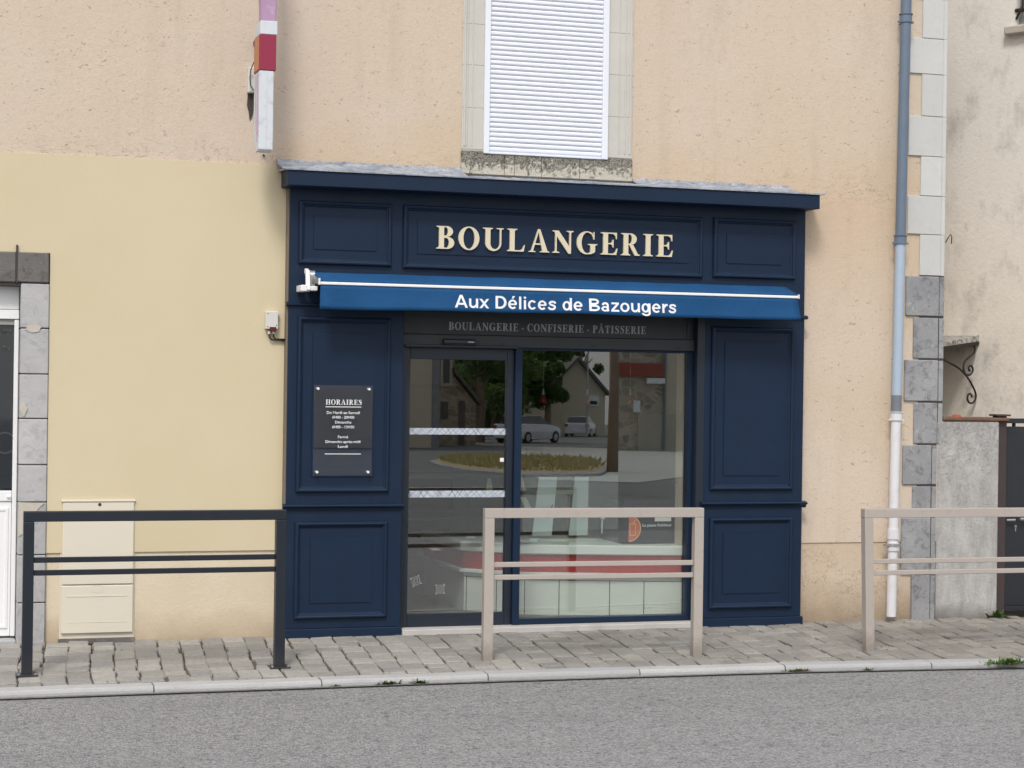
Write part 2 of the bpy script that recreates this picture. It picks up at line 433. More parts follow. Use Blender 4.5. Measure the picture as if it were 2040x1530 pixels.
while cx < 9.5:
    w = .142 + rs.uniform(-.010, .010)
    y = .05 - rs.uniform(0, .12)
    lim = ky(cx)+.125
    while y > lim + .03:
        dl_ = rs.choice((.12, .15, .18, .21, .25)) + rs.uniform(-.01, .01)
        y2 = max(y-dl_, lim)
        if y - y2 > .035:
            bow = .022*math.sin((y+.8)*2.0+math.sin(cx*.9)*.8)+.05*y              # the courses bend a little across the pavement
            j = .0040; tl = rs.uniform(-.0034, .0034); jy = .0090; kx = rs.uniform(-.009, .009); zt = [pz(yy)+tl+rs.uniform(-.0028, .0028) for yy in (y2, y2, y, y)]
            sh = lambda: rs.uniform(-.005, .005)
            bw2 = .022*math.sin((y2+.8)*2.0+math.sin(cx*.9)*.8)+.05*y2
            p = [(cx+j+bw2+kx+sh(), y2+jy+sh()), (cx+w-j+bw2+kx+sh(), y2+jy+sh()), (cx+w-j+bow+kx+sh(), y-jy*.5+sh()), (cx+j+bow+kx+sh(), y-jy*.5+sh())]
            b = len(pv.v); ctr = (sum(q[0] for q in p)/4, sum(q[1] for q in p)/4)
            pv.v += [(q[0], q[1], pz(q[1])-.03) for q in p]
            pv.v += [(q[0], q[1], zz-.005) for q, zz in zip(p, zt)]
            pv.v += [(q[0]+(ctr[0]-q[0])*.09, q[1]+(ctr[1]-q[1])*.09, zz) for q, zz in zip(p, zt)]
            for r_ in (0, 4):
                for q in range(4):
                    q2 = (q+1) % 4
                    pv.f.append((b+r_+q, b+r_+q2, b+r_+4+q2, b+r_+4+q)); pv.m.append(0)
            pv.f.append((b+8, b+9, b+10, b+11)); pv.m.append(0)
        y = y2
    cx += w
tag(pv.build('pavement', M_sett), kind='structure')

# granite kerb, stone by stone
def kerb_mat():
    t = NT('pale_granite_kerb')
    rnd = t.n('ShaderNodeNewGeometry').outputs['Random Per Island']
    col = t.mix(rnd, (.36,.37,.38), (.43,.435,.44))
    col = t.mix(t.math('MULTIPLY', t.ramp(t.noise(120, 3, .7), .45, .65), .3), col, (.23,.235,.24))
    col = t.mix(t.math('MULTIPLY', t.ramp(t.noise(7, 6, .7), .5, .75), .45), col, (.30,.295,.285))
    x, y, z = t.xyz()
    low = t.mr(t.math('ADD', z, t.math('MULTIPLY', t.noise(18, 3), .02)), -.098, -.088, 1, 0)
    col = t.mix(t.math('MULTIPLY', low, .7), col, (.10,.10,.10))
    return t.out(col, .85, t.bump(t.noise(70, 5, .7), .6, .006), 0, .3)
kb = MB(); x = -11.76; rk = random.Random(5)
while x < 10:
    ln = .98 + rk.uniform(-.05, .05); n = 6
    zt = pz(-1.5) + rk.uniform(-.003, .003)
    prof = [(.0, -.14), (.0, zt-.022), (.006, zt-.009), (.02, zt-.001), (.05, zt), (.115, zt+.003), (.118, -.14)]
    b = len(kb.v)
    for i in range(n+1):
        xx = x+.004 + (ln-.008)*i/n
        e = rk.uniform(-.003, .003)
        kb.v += [(xx, ky(xx)+dy+(e if k < 4 else 0), z+(rk.uniform(-.002, .002) if 0 < k < 6 else 0)) for k, (dy, z) in enumerate(prof)]
    m = len(prof)
    for i in range(n):
        for k in range(m-1):
            kb.f.append((b+i*m+k, b+(i+1)*m+k, b+(i+1)*m+k+1, b+i*m+k+1)); kb.m.append(0)
    kb.f.append(tuple(b+k for k in range(m))); kb.m.append(0)
    kb.f.append(tuple(b+n*m+k for k in range(m))); kb.m.append(0)
    x += ln
tag(kb.build('kerb', kerb_mat()), kind='structure')
gut = MB()
for a, b in zip(xs, xs[1:]):
    gut.poly([(a, ky(a)-.035, -.094), (b, ky(b)-.035, -.094), (b, ky(b)+.01, -.092), (a, ky(a)+.01, -.092)])
def gut_mat():
    t = NT('gutter_grime')
    col = t.mix(t.ramp(t.noise(20, 5, .7), .35, .65), (.14,.14,.14), (.22,.215,.21))
    return t.out(col, .9, t.bump(t.noise(80, 4, .7), .5, .006), 0, .2)
tag(gut.build('gutter', gut_mat()), kind='structure')

# ------------------------------------------------------------------ bakery building
BLD = thing('townhouse', 'rendered townhouse in peach and yellow with stone corner blocks behind the navy shopfront', 'building', (1.5, .15, 0))
wl = MB()
def wc(x0, x1, z0, z1, yf, m): wl.box(x0, x1, yf, .40, z0, z1, m)
TOP = 6.6
wc(-6, -3.0, 0-.1, TOP, 0, 0)
wc(-3.0, -1.545, 2.5, 3.134, -.012, 1)                 # yellow over the door
wc(-1.545, -.017, .572, 3.134, -.012, 1)
wc(-1.545, -.017, -.1, .572, 0, 2)
wc(-3.0, -.017, 3.134, TOP, 0, 0)
wc(-3.0, -1.545, -.1, 2.5, .16, 0)                     # behind the left door
wc(-.017, .80, -.1, TOP, 0, 0)
wc(.80, 2.98, 2.2, TOP, 0, 0)
wc(2.98, 3.74, -.1, TOP, 0, 0)
wc(3.74, 4.945, .572, 1.46, 0, 0)
wc(3.74, 4.905, -.1, .572, .007, 3)
wc(3.74, 4.945, 1.46, TOP, 0, 0)
wl.build('wall', [M_peach, M_yellow, M_cream_plinth, M_peach_plinth], BLD, fix=False)
side = MB(); side.box(4.60, 4.943, .40, 4.3, -.1, TOP); side.box(-6, -5.6, .4, 4.3, -.1, TOP); side.box(-5.6, 4.6, 4.1, 4.3, -.1, TOP)
side.build('gable_wall', M_peach, BLD)
M_room = paint('grey_green_room_paint', (.30,.31,.29), .8, .08, 2, .05, 40)
M_room_dark = paint('brown_back_wall', (.17,.14,.115), .8, .12, 2, .05, 40)
M_ceil = paint('white_ceiling', (.6,.6,.58), .8, .03, 3, .05, 40)
M_floor_in = paint('grey_tiled_shop_floor', (.24,.235,.22), .5, .1, 4, .03, 30)
rm = MB(); rm.box(-1.2, 3.9, 3.9, 4.0, 0, 2.7); rm.build('room_back_wall', M_room_dark, BLD)
for q6 in ((-1.3, -1.2, .4, 4.0, 0, 2.7), (3.30, 3.42, .41, 3.9, 0, 2.7)):
    rm = MB(); rm.box(*q6); rm.build('room_side_wall', M_room, BLD)
rm = MB(); rm.box(-1.3, 3.9, .401, 4.0, 2.7, 2.8); rm.build('ceiling', M_ceil, BLD)
rm = MB(); rm.box(-1.3, 3.9, .09, 4.0, -.06, .028); tag(rm.build('shop_floor', M_floor_in), kind='structure')
rf = MB(); rf.box(-6.1, 5.05, -.12, 4.4, TOP, TOP+.12); rf.build('roof_eave', M_lintel, BLD)

# stone corner blocks on the right
qs = MB()
up = [(2.548,2.853,0),(2.853,3.14,1),(3.14,3.434,0),(3.434,3.732,1),(3.732,4.045,0),(4.045,4.31,1),(4.31,4.605,0),(4.605,4.9,1)]
for z0, z1, lg in up:
    qs.box(4.637 if lg else 4.742, 4.915, -.014, .1, z0+.002, z1-.002, 0)
    qs.box(4.917, 4.952, -.010, .1, z0+.0005, z1-.0005, 0)
qs.build('painted_corner_stones', [M_quoin_paint], BLD, bevel=.003)
ql = MB()
low = [(2.242,2.548,1),(1.926,2.242,0),(1.609,1.926,1),(1.294,1.609,0),(.989,1.294,1),(.755,.989,0),(.327,.755,1),(-.02,.327,0)]
rq = random.Random(2)
for z0, z1, lg in low:
    xr = 4.952 if z0 > 1.28 else 4.908
    x0 = (4.622 if lg else 4.708) + rq.uniform(-.01, .01)
    ql.box(x0, xr-.045, -.012-rq.uniform(0, .006), .1, z0+.006, z1-.006)
    ql.box(xr-.042, xr+.002, -.011, .1, z0+.006, z1-.006)
ql.build('grey_corner_stones', M_granite, BLD, bevel=.005)
qj = MB(); qj.box(4.75, 4.949, -.003-.006, .1, 1.46, 2.548); qj.box(4.75, 4.906, -.003-.006, .1, -.03, 1.455); qj.build('corner_joints', M_dark_joint, BLD)

# left door surround
lt = MB()
lt.box(-3.05, -1.757, -.030, .17, 2.304, 2.498); lt.box(-1.748, -1.552, -.034, .17, 2.306, 2.500)
lt.build('door_lintel', M_lintel, BLD, bevel=.008)
cr_ = MB(); cr_.box(-1.7585, -1.7465, -.028, .1, 2.302, 2.545); cr_.box(-3.05, -1.725, -.018, .1, 2.284, 2.3035); cr_.build('lintel_crack', M_dark_joint, BLD)
qd = MB()
jz = [-.03, .255, .562, .9, 1.139, 1.435, 1.721, 2.014, 2.303]
for a, b in zip(jz, jz[1:]):
    qd.box(-1.724, -1.548, -.024-rq.uniform(0, .005), .17, a+.003, b-.003)
qd.build('door_jamb_stones', M_granite_light, BLD, bevel=.005)
# lighter mortar repairs on the jamb
def blob(cx, cz, rx, rz, seed, y):
    rr = random.Random(seed); n = 16
    return [(cx+rx*math.cos(2*math.pi*i/n)*rr.uniform(.75, 1.1), cz+rz*math.sin(2*math.pi*i/n)*rr.uniform(.75, 1.1)) for i in range(n)]
for o_ in (blob(-1.645, 2.012, .052, .028, 1, 0), blob(-1.700, 1.50, .024, .05, 2, 0), [(-1.722,.90),(-1.722,.68),(-1.69,.70),(-1.66,.77),(-1.63,.80),(-1.60,.86),(-1.56,.895)]):
    pt = MB(); pt.prism(o_, 'y', -.0315, -.02); pt.build('mortar_patch', M_mortar, BLD)
door = MB()
door.box(-2.9, -1.728, .085, .16, 2.135, 2.286); door.box(-2.9, -1.728, .075, .16, 2.072, 2.132)
door.box(-1.757, -1.728, .08, .16, .03, 2.07); door.box(-2.9, -1.759, .085, .16, .90, .968); door.box(-2.9, -1.759, .095, .16, .03, .898)
dob = door.build('entrance_door', M_white_lacquer, BLD, bevel=.004)
tag(dob, 'white glazed entrance door at the left edge')
dp = MB(); dp.ring(-2.8, -1.775, .08, .86, .095, [(0,0),(.004,.008),(.02,.008),(.024,.002)]); dp.box(-1.79, -1.765, .073, .085, .925, .935); dp.build('door_panel', M_white_lacquer, dob)
dg = MB(); dg.box(-2.9, -1.7595, .11, .12, .97, 2.036); dg.build('door_pane', M_dark_glass, dob)
M_faint = paint('faint_glass_lettering', (.045,.05,.055), .4, .1, 9, 0, 40)
db = MB(); db.box(-2.9, -1.7595, .092, .13, 2.037, 2.069); db.build('roller_blind_edge', M_room, dob)
dth = MB(); dth.box(-3.0, -1.726, -.03, .2, -.05, .018); dth.build('door_step', M_granite_light, BLD, bevel=.006)

# upstairs window
sf = MB()
sf.box(1.347, 1.388, -.032, .05, 3.284, 4.9); sf.box(2.214, 2.257, -.032, .05, 3.284, 4.9); sf.box(1.389, 2.213, -.028, .05, 3.283, 3.30)
sf.box(1.347, 2.257, -.03, .05, 4.9, 4.95)
sur = sf.build('window', M_white_pvc, BLD, bevel=.003)
for x0, x1, xm, J in ((1.194, 1.347, 1.215, [3.308,3.594,3.888,4.17,4.47,4.78]), (2.258, 2.444, 2.42, [3.300,3.59,3.885,4.18,4.47,4.78])):
    for a, b in zip(J, J[1:]):
        q = MB(); q.box(x0, x1, -.010, .1, a+.0015, b-.0015); q.build('surround_stone', M_surround, sur, bevel=.002)
for x0, x1, yf in ((1.205,1.218,-.016),(1.226,1.234,-.015),(1.262,1.270,-.014),(2.340,2.347,-.014),(2.385,2.395,-.015),(2.420,2.433,-.016)):
    gr = MB(); gr.box(x0, x1, yf, 0, 3.33, 4.9); gr.build('moulding', M_surround, sur, bevel=.002)
for x0, x1 in ((1.196, 1.346), (2.259, 2.442)):
    sj = MB(); sj.box(x0, x1, -.0075, .05, 3.3, 4.79); sj.build('mortar_bed', M_mortar, sur)
sl = MB(); z = 3.302
while z < 4.9:
    pr = [(-.002,z),(-.012,z+.003),(-.0175,z+.010),(-.0175,z+.023),(-.012,z+.030),(-.004,z+.0325),(.02,z+.0325),(.02,z)]
    sl.prism(pr, 'x', 1.389, 2.213); z += .0333
sl.build('roller_shutter', M_white_pvc, sur)
sil = MB()
for a, b in ((1.192, 1.50), (1.503, 1.575), (1.578, 1.77), (1.773, 2.052), (2.055, 2.446)):
    sil.box(a, b, -.020, .1, 3.139, 3.298)
sil.build('window_sill', M_sill, BLD, bevel=.004)

# ------------------------------------------------------------------ navy shopfront
SF = thing('shopfront', 'navy blue panelled wooden bakery shopfront with cream letters under a sloping cap', 'shopfront', (1.88, -.08, 0))
F = -.08
for nm_, b4 in (('fascia_board', (-.004, 3.770, F, .02, 2.21, 2.985)), ('pillar_board', (-.004, .787, F, .02, .05, 2.2095)), ('pillar_board', (2.998, 3.772, F, .02, .05, 2.2095))):
    q = MB(); q.box(*b4); q.build(nm_, M_navy, SF, bevel=.003)
cn = MB()
cn.prism([(-.245,2.983),(-.245,3.082),(.02,3.094),(.02,2.983)], 'x', -.052, 3.800)
cn.build('cornice', M_navy, SF, bevel=.004)
dr = MB(); dr.prism([(-.256,3.083),(-.256,3.092),(.015,3.104),(.015,3.095)], 'x', -.075, 3.835); dr.build('drip_edge', M_zinc, SF)
PROF = [(0,0),(.002,.016),(.008,.024),(.016,.026),(.024,.021),(.028,.012),(.033,.010),(.040,.002),(.044,.0015)]
def panel(x0, x1, z0, z1, inset, rise=.006):
    m = MB(); m.ring(x0, x1, z0, z1, F, PROF, field=True)
    m.ring(x0+inset, x1-inset, z0+inset, z1-inset, F-.0015, [(0,0),(.001,rise),(.02,rise)])
    return m.build('moulded_panel', M_navy, SF)
panel(.055, .690, 2.478, 2.902, .102)
pc = panel(.768, 2.962, 2.470, 2.902, .103)
panel(3.043, 3.688, 2.478, 2.905, .105)
panel(.057, .694, .958, 2.131, .105)
panel(.056, .690, .114, .764, .106)
panel(3.041, 3.688, .962, 2.131, .105)
panel(3.044, 3.694, .116, .768, .108)
for x0, x1 in ((-.028, .800), (2.976, 3.800)):
    lg = MB(); lg.prism([(F+.01,.835),(F-.006,.838),(F-.012,.852),(F-.030,.862),(F-.036,.870),(F-.030,.877),(F+.01,.884)], 'x', x0, x1)
    lg.build('ledge_moulding', M_navy, SF)
bd = MB(); bd.prism([(F+.01,2.196),(F-.010,2.198),(F-.020,2.206),(F-.020,2.214),(F-.008,2.222),(F+.01,2.226)], 'x', -.022, 3.792); bd.build('bandeau_moulding', M_navy, SF)
for x0, x1 in ((-.014, .797), (2.988, 3.786)):
    pl = MB(); pl.box(x0, x1, F-.016, .02, -.03, .050); pl.build('plinth', M_navy, SF, bevel=.006)
wd = MB(); wd.box(-.016, -.0045, F+.012, .01, .06, 2.98); wd.build('edge_batten', paint('raw_brown_batten', (.18,.15,.115), .8, .2, 9, .2, 50), SF)
# recessed head of the opening
hd = MB()
hd.box(.788, 2.938, -.004, .06, 2.032, 2.209); hd.box(.788, 2.938, -.022, .06, 1.952, 2.0305)
hd.build('door_head', M_char, SF, bevel=.002)
q = MB(); q.box(2.940, 2.9975, F+.004, .08, .03, 2.209); q.build('reveal', M_navy_dark, SF)
hb = MB(); hb.box(2.885, 2.905, -.012, 0, 2.04, 2.2); hb.build('head_stop', M_navy_dark, SF); hb = MB(); hb.box(.81, 1.617, -.034, -.02, 1.944, 1.962); hb.build('head_trim', M_navy_dark, SF, bevel=.002)
for x in (.875, 1.50, 2.17, 2.815):
    ct = MB(); ct.box(x-.016, x+.016, -.0235, -.01, 1.966, 1.977); ct.build('track_slot', M_black, SF)
rv = MB(); rv.box(2.9385, 2.9395, F+.01, .08, .03, 2.2); 
# fixed window
wf = MB()
wf.box(1.605, 1.655, -.012, .09, .032, 1.951)                                           # mullion
wf.box(1.6555, 2.9395, -.002, .09, .002+.03, .060+.01); wf.box(1.6555, 2.9395, -.002, .09, 1.936, 1.951)
wf.box(2.912, 2.9395, -.002, .09, .0705, 1.9355)
wfo = wf.build('shop_window', M_navy, SF, bevel=.002)
wg = MB(); wg.box(1.6555, 2.9115, .046, .054, .0705, 1.9355); wg.build('window_pane', M_glass, wfo)
# sliding door
sdm = MB()
sdm.box(.788, .823, -.006, .09, .030, 1.951)
sdm.box(.8235, .862, .022, .07, .03, 1.943); sdm.box(1.556, 1.604, .022, .07, .03, 1.943)
sdm.box(.8625, 1.5555, .022, .07, 1.862, 1.943); sdm.box(.8625, 1.5555, .022, .07, .03, .118)
sdo = sdm.build('sliding_door', M_navy_dark, SF, bevel=.002)
dgm = MB(); dgm.box(.8625, 1.5555, .046, .054, .1185, 1.8615); dgm.build('door_pane', M_glass, sdo)
bb = MB(); bb.box(.864, 1.5555, .058, .075, 1.043, 1.080); bb.build('door_rail', M_black, sdo)
M_frost = paint('frosted_sticker', (.50,.56,.63), .5, .04, 9, .02, 40)
M_sticker_line = paint('dark_sticker_line', (.022,.04,.075), .5, .1, 9, .02, 40)
for z0, z1, sd_ in ((1.346, 1.390, 4), (.914, .960, 9)):
    st = MB(); st.box(.8635, 1.5545, .0448, .0458, z0, z1, 0); r4 = random.Random(sd_); x = .87
    while x < 1.53:
        for sgn in (1, -1):
            dx = r4.uniform(.03, .075)*sgn; xa = x+r4.uniform(-.012, .012); xb = min(max(xa+dx, .866), 1.552)
            d = Vector((xb-xa, z1-z0)).normalized()*.0023; w = Vector((-d.y, d.x))
            st.poly([(xa-w.x, .0443, z0), (xa+w.x, .0443, z0), (xb+w.x, .0443, z1), (xb-w.x, .0443, z1)], 1)
        x += r4.uniform(.026, .048)
    st.build('sticker_band', [M_frost, M_sticker_line], sdo)
M_rosette = paint('pale_rosette_sticker', (.24,.26,.27), .6, .1, 12, .02, 40)
for cx_, cz_, an in ((.927, .343, .35), (1.100, .283, .03)):
    ro = MB(); ca, sa = math.cos(an), math.sin(an)
    def P(u, v): return (cx_+ca*u-sa*v, .0450, cz_+sa*u+ca*v)
    for r1, r2 in ((.026, .031), (.014, .018)):
        for i in range(20):
            a, b = 2*math.pi*i/20, 2*math.pi*(i+1)/20
            ro.poly([P(r1*math.cos(a), r1*math.sin(a)), P(r2*math.cos(a), r2*math.sin(a)), P(r2*math.cos(b), r2*math.sin(b)), P(r1*math.cos(b), r1*math.sin(b))])
    for k in range(8):
        a = math.pi/4*k; ux, uz = .009*math.cos(a), .009*math.sin(a)
        ro.poly([P(ux-.003, uz), P(ux, uz-.003), P(ux+.003, uz), P(ux, uz+.003)])
    for ux in (-1, 1):
        for uz in (-1, 1):
            ro.poly([P(ux*.034, uz*.034), P(ux*.034, uz*.02), P(ux*.024, uz*.024)]); ro.poly([P(ux*.034, uz*.034), P(ux*.02, uz*.034), P(ux*.024, uz*.024)])
    ro.build('rosette_sticker', M_rosette, sdo, fix=False)
wb = MB(); wb.box(1.517, 1.545, .036, .0455, 1.158, 1.186); wb.build('push_button', M_white_lacquer, sdo, bevel=.002)
th = MB(); th.box(.798, 2.987, -.115, .09, -.012, .0285); th.build('threshold', paint('pale_stone_threshold', (.47,.46,.45), .8, .08, 7, .2, 50, dirt=(.25,.24,.23), dirt_amt=.4), SF, bevel=.004)
th2 = MB(); th2.box(.79, 3.0, -.118, .0, -.05, -.0125); th2.build('threshold_joint', paint('rusty_joint_strip', (.085,.055,.045), .9, .2, 12, .2, 50), SF)
# door sensor on the head
se = thing('door_sensor', 'long black motion sensor above the sliding door', 'sensor', (1.19, -.022, 1.98))
m = MB(); m.prism([(-.0225,1.958),(-.055,1.962),(-.064,1.975),(-.060,1.996),(-.0225,2.002)], 'x', 1.075, 1.305); m.build('housing', M_black, se, bevel=.003)
m = MB(); m.box(1.245, 1.285, -.0655, -.055, 1.979, 1.986); m.build('maker_mark', M_steel, se)

# ------------------------------------------------------------------ lettering
def arc(cx, cy, rx, ry, a0, a1, n=18):
    return [(cx+rx*math.cos(R(a0+(a1-a0)*i/n)), cy+ry*math.sin(R(a0+(a1-a0)*i/n))) for i in range(n+1)]
def strip(o, i):
    return [[o[k], o[k+1], i[k+1], i[k]] for k in range(len(o)-1)]
def stem(x0, x1, l0=.12, r0=.12, l1=.12, r1=.12):
    P = []
    P += [(x0-l0, 0), (x1+r0, 0)] if (l0 or r0) else [(x0, 0), (x1, 0)]
    if r0: P += [(x1+r0, .038), (x1+.03, .062), (x1, .11)]
    if r1: P += [(x1, .89), (x1+.03, .938), (x1+r1, .962)]
    P += [(x1+r1, 1), (x0-l1, 1)]
    if l1: P += [(x0-l1, .962), (x0-.03, .938), (x0, .89)]
    if l0: P += [(x0, .11), (x0-.03, .062), (x0-l0, .038)]
    return P
TOPARM = lambda x, e: [(x,1),(e,1),(e,.71),(e-.035,.71),(e-.075,.86),(e-.15,.925),(e-.22,.945),(x,.945)]
BOTARM = lambda x, e: [(x,0),(e-.03,0),(e+.03,.29),(e-.005,.29),(e-.07,.14),(e-.15,.075),(e-.24,.055),(x,.055)]
MIDARM = lambda x, e: [(x,.475),(e-.14,.475),(e-.07,.43),(e-.04,.33),(e,.33),(e,.68),(e-.04,.68),(e-.07,.575),(e-.14,.53),(x,.53)]
def bowl(x, xc, ro, top, bot, th, thin=.052, n=16):
    yc, ry = (top+bot)/2, (top-bot)/2
    o = [(x, top)]+arc(xc, yc, ro, ry, 90, -90, n)+[(x, bot)]
    i = [(x, top-thin)]+arc(xc-.03, yc, ro-th+.03, ry-thin, 90, -90, n)+[(x, bot+thin)]
    return strip(o, i)
def seriffoot(a, b, t0, t1): return [(a,0),(b,0),(b,.038),(t1,.062),(t0,.062),(a,.038)]
G = {}
G['I'] = (.48, [stem(.125,.355)])
G['E'] = (.83, [stem(.125,.355,.12,0,.12,0), TOPARM(.355,.79), MIDARM(.355,.63), BOTARM(.355,.80)])
G['F'] = (.78, [stem(.125,.355,.12,.12,.12,0), TOPARM(.355,.77), MIDARM(.355,.62)])
G['L'] = (.86, [stem(.125,.355,.12,0,.12,.12), BOTARM(.355,.82)])
G['B'] = (.86, [stem(.125,.355,.12,0,.12,0)] + bowl(.355,.47,.30,1,.532,.235) + bowl(.355,.49,.345,.531,0,.245))
G['P'] = (.80, [stem(.125,.355,.12,.12,.12,0)] + bowl(.355,.46,.315,1,.45,.235))
G['R'] = (.93, [stem(.125,.355,.12,.10,.12,0)] + bowl(.355,.46,.31,1,.48,.235) + [[(.40,.479),(.60,.479),(.83,.075),(.93,.038),(.93,0),(.68,0)]])
G['T'] = (.84, [stem(.305,.535,.12,.12,0,0), [(.535,1),(.82,1),(.83,.70),(.79,.70),(.755,.85),(.68,.93),(.535,.945)], [(.305,.945),(.16,.93),(.085,.85),(.05,.70),(.01,.70),(.02,1),(.305,1)]])
G['H'] = (1.0, [stem(.115,.335,.11,.10,.11,.10), stem(.665,.885,.10,.11,.10,.11), [(.335,.47),(.665,.47),(.665,.53),(.335,.53)]])
G['U'] = (.97, [[(0,1),(.46,1),(.46,.962),(.375,.938),(.345,.89),(.345,.32),(.115,.32),(.115,.89),(.085,.938),(0,.962)],
    [(.64,1),(.97,1),(.97,.962),(.885,.938),(.865,.89),(.865,.32),(.79,.32),(.79,.89),(.765,.938),(.64,.962)]] +
    strip(arc(.49,.32,.375,.34,180,360), arc(.5675,.32,.2225,.255,180,360)))
G['O'] = (.98, strip(arc(.49,.5,.49,.52,0,360,40), arc(.49,.5,.265,.465,0,360,40)))
_c = lambda a1: strip(arc(.49,.5,.485,.52,48,a1,30), arc(.52,.5,.285,.465,60,a1,30))
G['C'] = (.90, _c(318) + [[(.70,.915),(.82,.86),(.84,1.0),(.875,1.0),(.875,.64),(.84,.64),(.80,.76)], [(.83,.155),(.73,.10),(.80,.20),(.86,.30),(.89,.28)]])
G['G'] = (1.0, strip(arc(.49,.5,.485,.52,48,278,30), arc(.52,.5,.285,.465,60,270,30)) + [[(.70,.915),(.82,.86),(.825,1.0),(.86,1.0),(.86,.65),(.825,.65),(.79,.76)],
    [(.557,-.015),(.70,.0),(.84,.055),(.90,.11),(.90,.37),(.92,.395),(1.0,.41),(1.0,.45),(.56,.45),(.56,.41),(.64,.395),(.67,.36),(.67,.10),(.61,.05),(.52,.035)]])
G['A'] = (.97, [[(.44,1.03),(.54,1.03),(.90,.062),(.65,.062)], [(.44,1.03),(.468,.90),(.205,.062),(.115,.062)], [(.288,.33),(.578,.33),(.556,.395),(.309,.395)],
    seriffoot(0,.32,.115,.205), seriffoot(.54,.99,.65,.90)])
G['Â'] = (.97, G['A'][1] + [[(.28,1.10),(.36,1.10),(.475,1.19),(.475,1.27),(.42,1.27)], [(.475,1.27),(.475,1.19),(.59,1.10),(.67,1.10),(.53,1.27)]])
G['N'] = (1.0, [[(0,1),(.29,1),(.815,.30),(.815,-.02),(.775,-.02),(.125,.845),(.09,.938),(0,.962)], [(.125,.10),(.125,.845),(.20,.745),(.20,.10)],
    [(0,0),(.33,0),(.33,.038),(.235,.062),(.20,.10),(.125,.10),(.09,.062),(0,.038)], [(.815,-.02),(.895,-.02),(.895,.89),(.925,.938),(1.01,.962),(1.01,1),(.69,1),(.69,.962),(.785,.938),(.815,.89)]])
def _S():
    ctr = [(.66,.80),(.60,.925),(.46,.985),(.30,.965),(.19,.88),(.17,.76),(.25,.655),(.40,.565),(.54,.47),(.60,.34),(.57,.17),(.45,.06),(.30,.02),(.16,.06),(.09,.20)]
    w = [.02,.03,.035,.045,.075,.10,.12,.13,.125,.105,.08,.05,.035,.03,.02]
    o, i = [], []
    for k, p in enumerate(ctr):
        a = Vector(ctr[max(k-1, 0)]); b = Vector(ctr[min(k+1, len(ctr)-1)]); d = (b-a).normalized(); n = Vector((-d.y, d.x))
        o.append(tuple(Vector(p)+n*w[k])); i.append(tuple(Vector(p)-n*w[k]))
    return strip(o, i) + [[(.60,.82),(.655,1.01),(.69,1.01),(.70,.70),(.665,.70)], [(.14,.20),(.095,-.01),(.06,-.01),(.045,.32),(.08,.32)]]
G['S'] = (.73, _S())
G['-'] = (.46, [[(.08,.27),(.38,.27),(.38,.38),(.08,.38)]])
G[' '] = (.22, [])
def serif_layout(txt, x0, x1, zb, h, gap):
    tot = sum(G[c][0] for c in txt) + gap*(len(txt)-1)
    k = (x1-x0)/tot; x = x0; out = []
    for c in txt:
        out.append((c, [[(x+px*k, zb+pz_*h) for px, pz_ in pc_] for pc_ in G[c][1]])); x += (G[c][0]+gap)*k
    return out
def letter_mesh(pieces, y0, y1):
    m = MB()
    for pc_ in pieces: m.prism(pc_, 'y', y0, y1)
    return m
for c, pcs in serif_layout('BOULANGERIE', .999, 2.729, 2.612, .155, .175):
    letter_mesh(pcs, F-.024, F-.004).build('letter', M_cream_letter, SF)
m = MB()
for c, pcs in serif_layout('BOULANGERIE - CONFISERIE - PÂTISSERIE', 1.121, 2.571, 2.066, .0535, .15): m.merge(letter_mesh(pcs, -.0055, -.0036))
m.build('trade_lettering', M_grey_letter, SF)

def sans(txt, x0, x1, zb, y, mat, name, parent, bold=.0, depth=.001, height=None, sy=None):
    cu = bpy.data.curves.new(name, 'FONT'); cu.body = txt; cu.size = 1; cu.offset = bold; cu.extrude = 0
    cu.resolution_u = 3
    ob = bpy.data.objects.new(name+'_tmp', cu); COL.objects.link(ob)
    dg = bpy.context.evaluated_depsgraph_get(); me = bpy.data.meshes.new_from_object(ob.evaluated_get(dg))
    bpy.data.objects.remove(ob); bpy.data.curves.remove(cu)
    vx = [v.co.x for v in me.vertices]; a, b = min(vx), max(vx)
    kx = (x1-x0)/(b-a); kz = sy if sy else kx
    off = Vector((0, 0, 0)); p = parent
    while p is not None: off += p.location; p = p.parent
    for v in me.vertices:
        v.co = Vector((x0+(v.co.x-a)*kx, y, zb+v.co.y*kz)) - off
    bm = bmesh.new(); bm.from_mesh(me)
    r = bmesh.ops.extrude_face_region(bm, geom=list(bm.faces))
    bmesh.ops.translate(bm, verts=[e for e in r['geom'] if isinstance(e, bmesh.types.BMVert)], vec=(0, -depth, 0))
    bmesh.ops.recalc_face_normals(bm, faces=bm.faces)
    bm.to_mesh(me); bm.free(); me.materials.clear(); me.materials.append(mat)
    o = bpy.data.objects.new(name, me); COL.objects.link(o); o.parent = parent; return o

sans('MAIN', -1.895, -1.777, 1.982, .1085, M_faint, 'glass_lettering', dob, bold=.01, depth=.0006)
sans('A du', -1.885, -1.782, 1.872, .1085, M_faint, 'glass_lettering', dob, bold=.01, depth=.0006)
m = MB()
for i in range(32):
    a, b_ = 2*math.pi*i/32, 2*math.pi*(i+1)/32
    m.prism([(-1.805+.060*math.cos(a), 1.275+.060*math.sin(a)), (-1.805+.072*math.cos(a), 1.275+.072*math.sin(a)), (-1.805+.072*math.cos(b_), 1.275+.072*math.sin(b_)), (-1.805+.060*math.cos(b_), 1.275+.060*math.sin(b_))], 'y', .1078, .1088)
m.build('round_emblem', M_faint, dob)

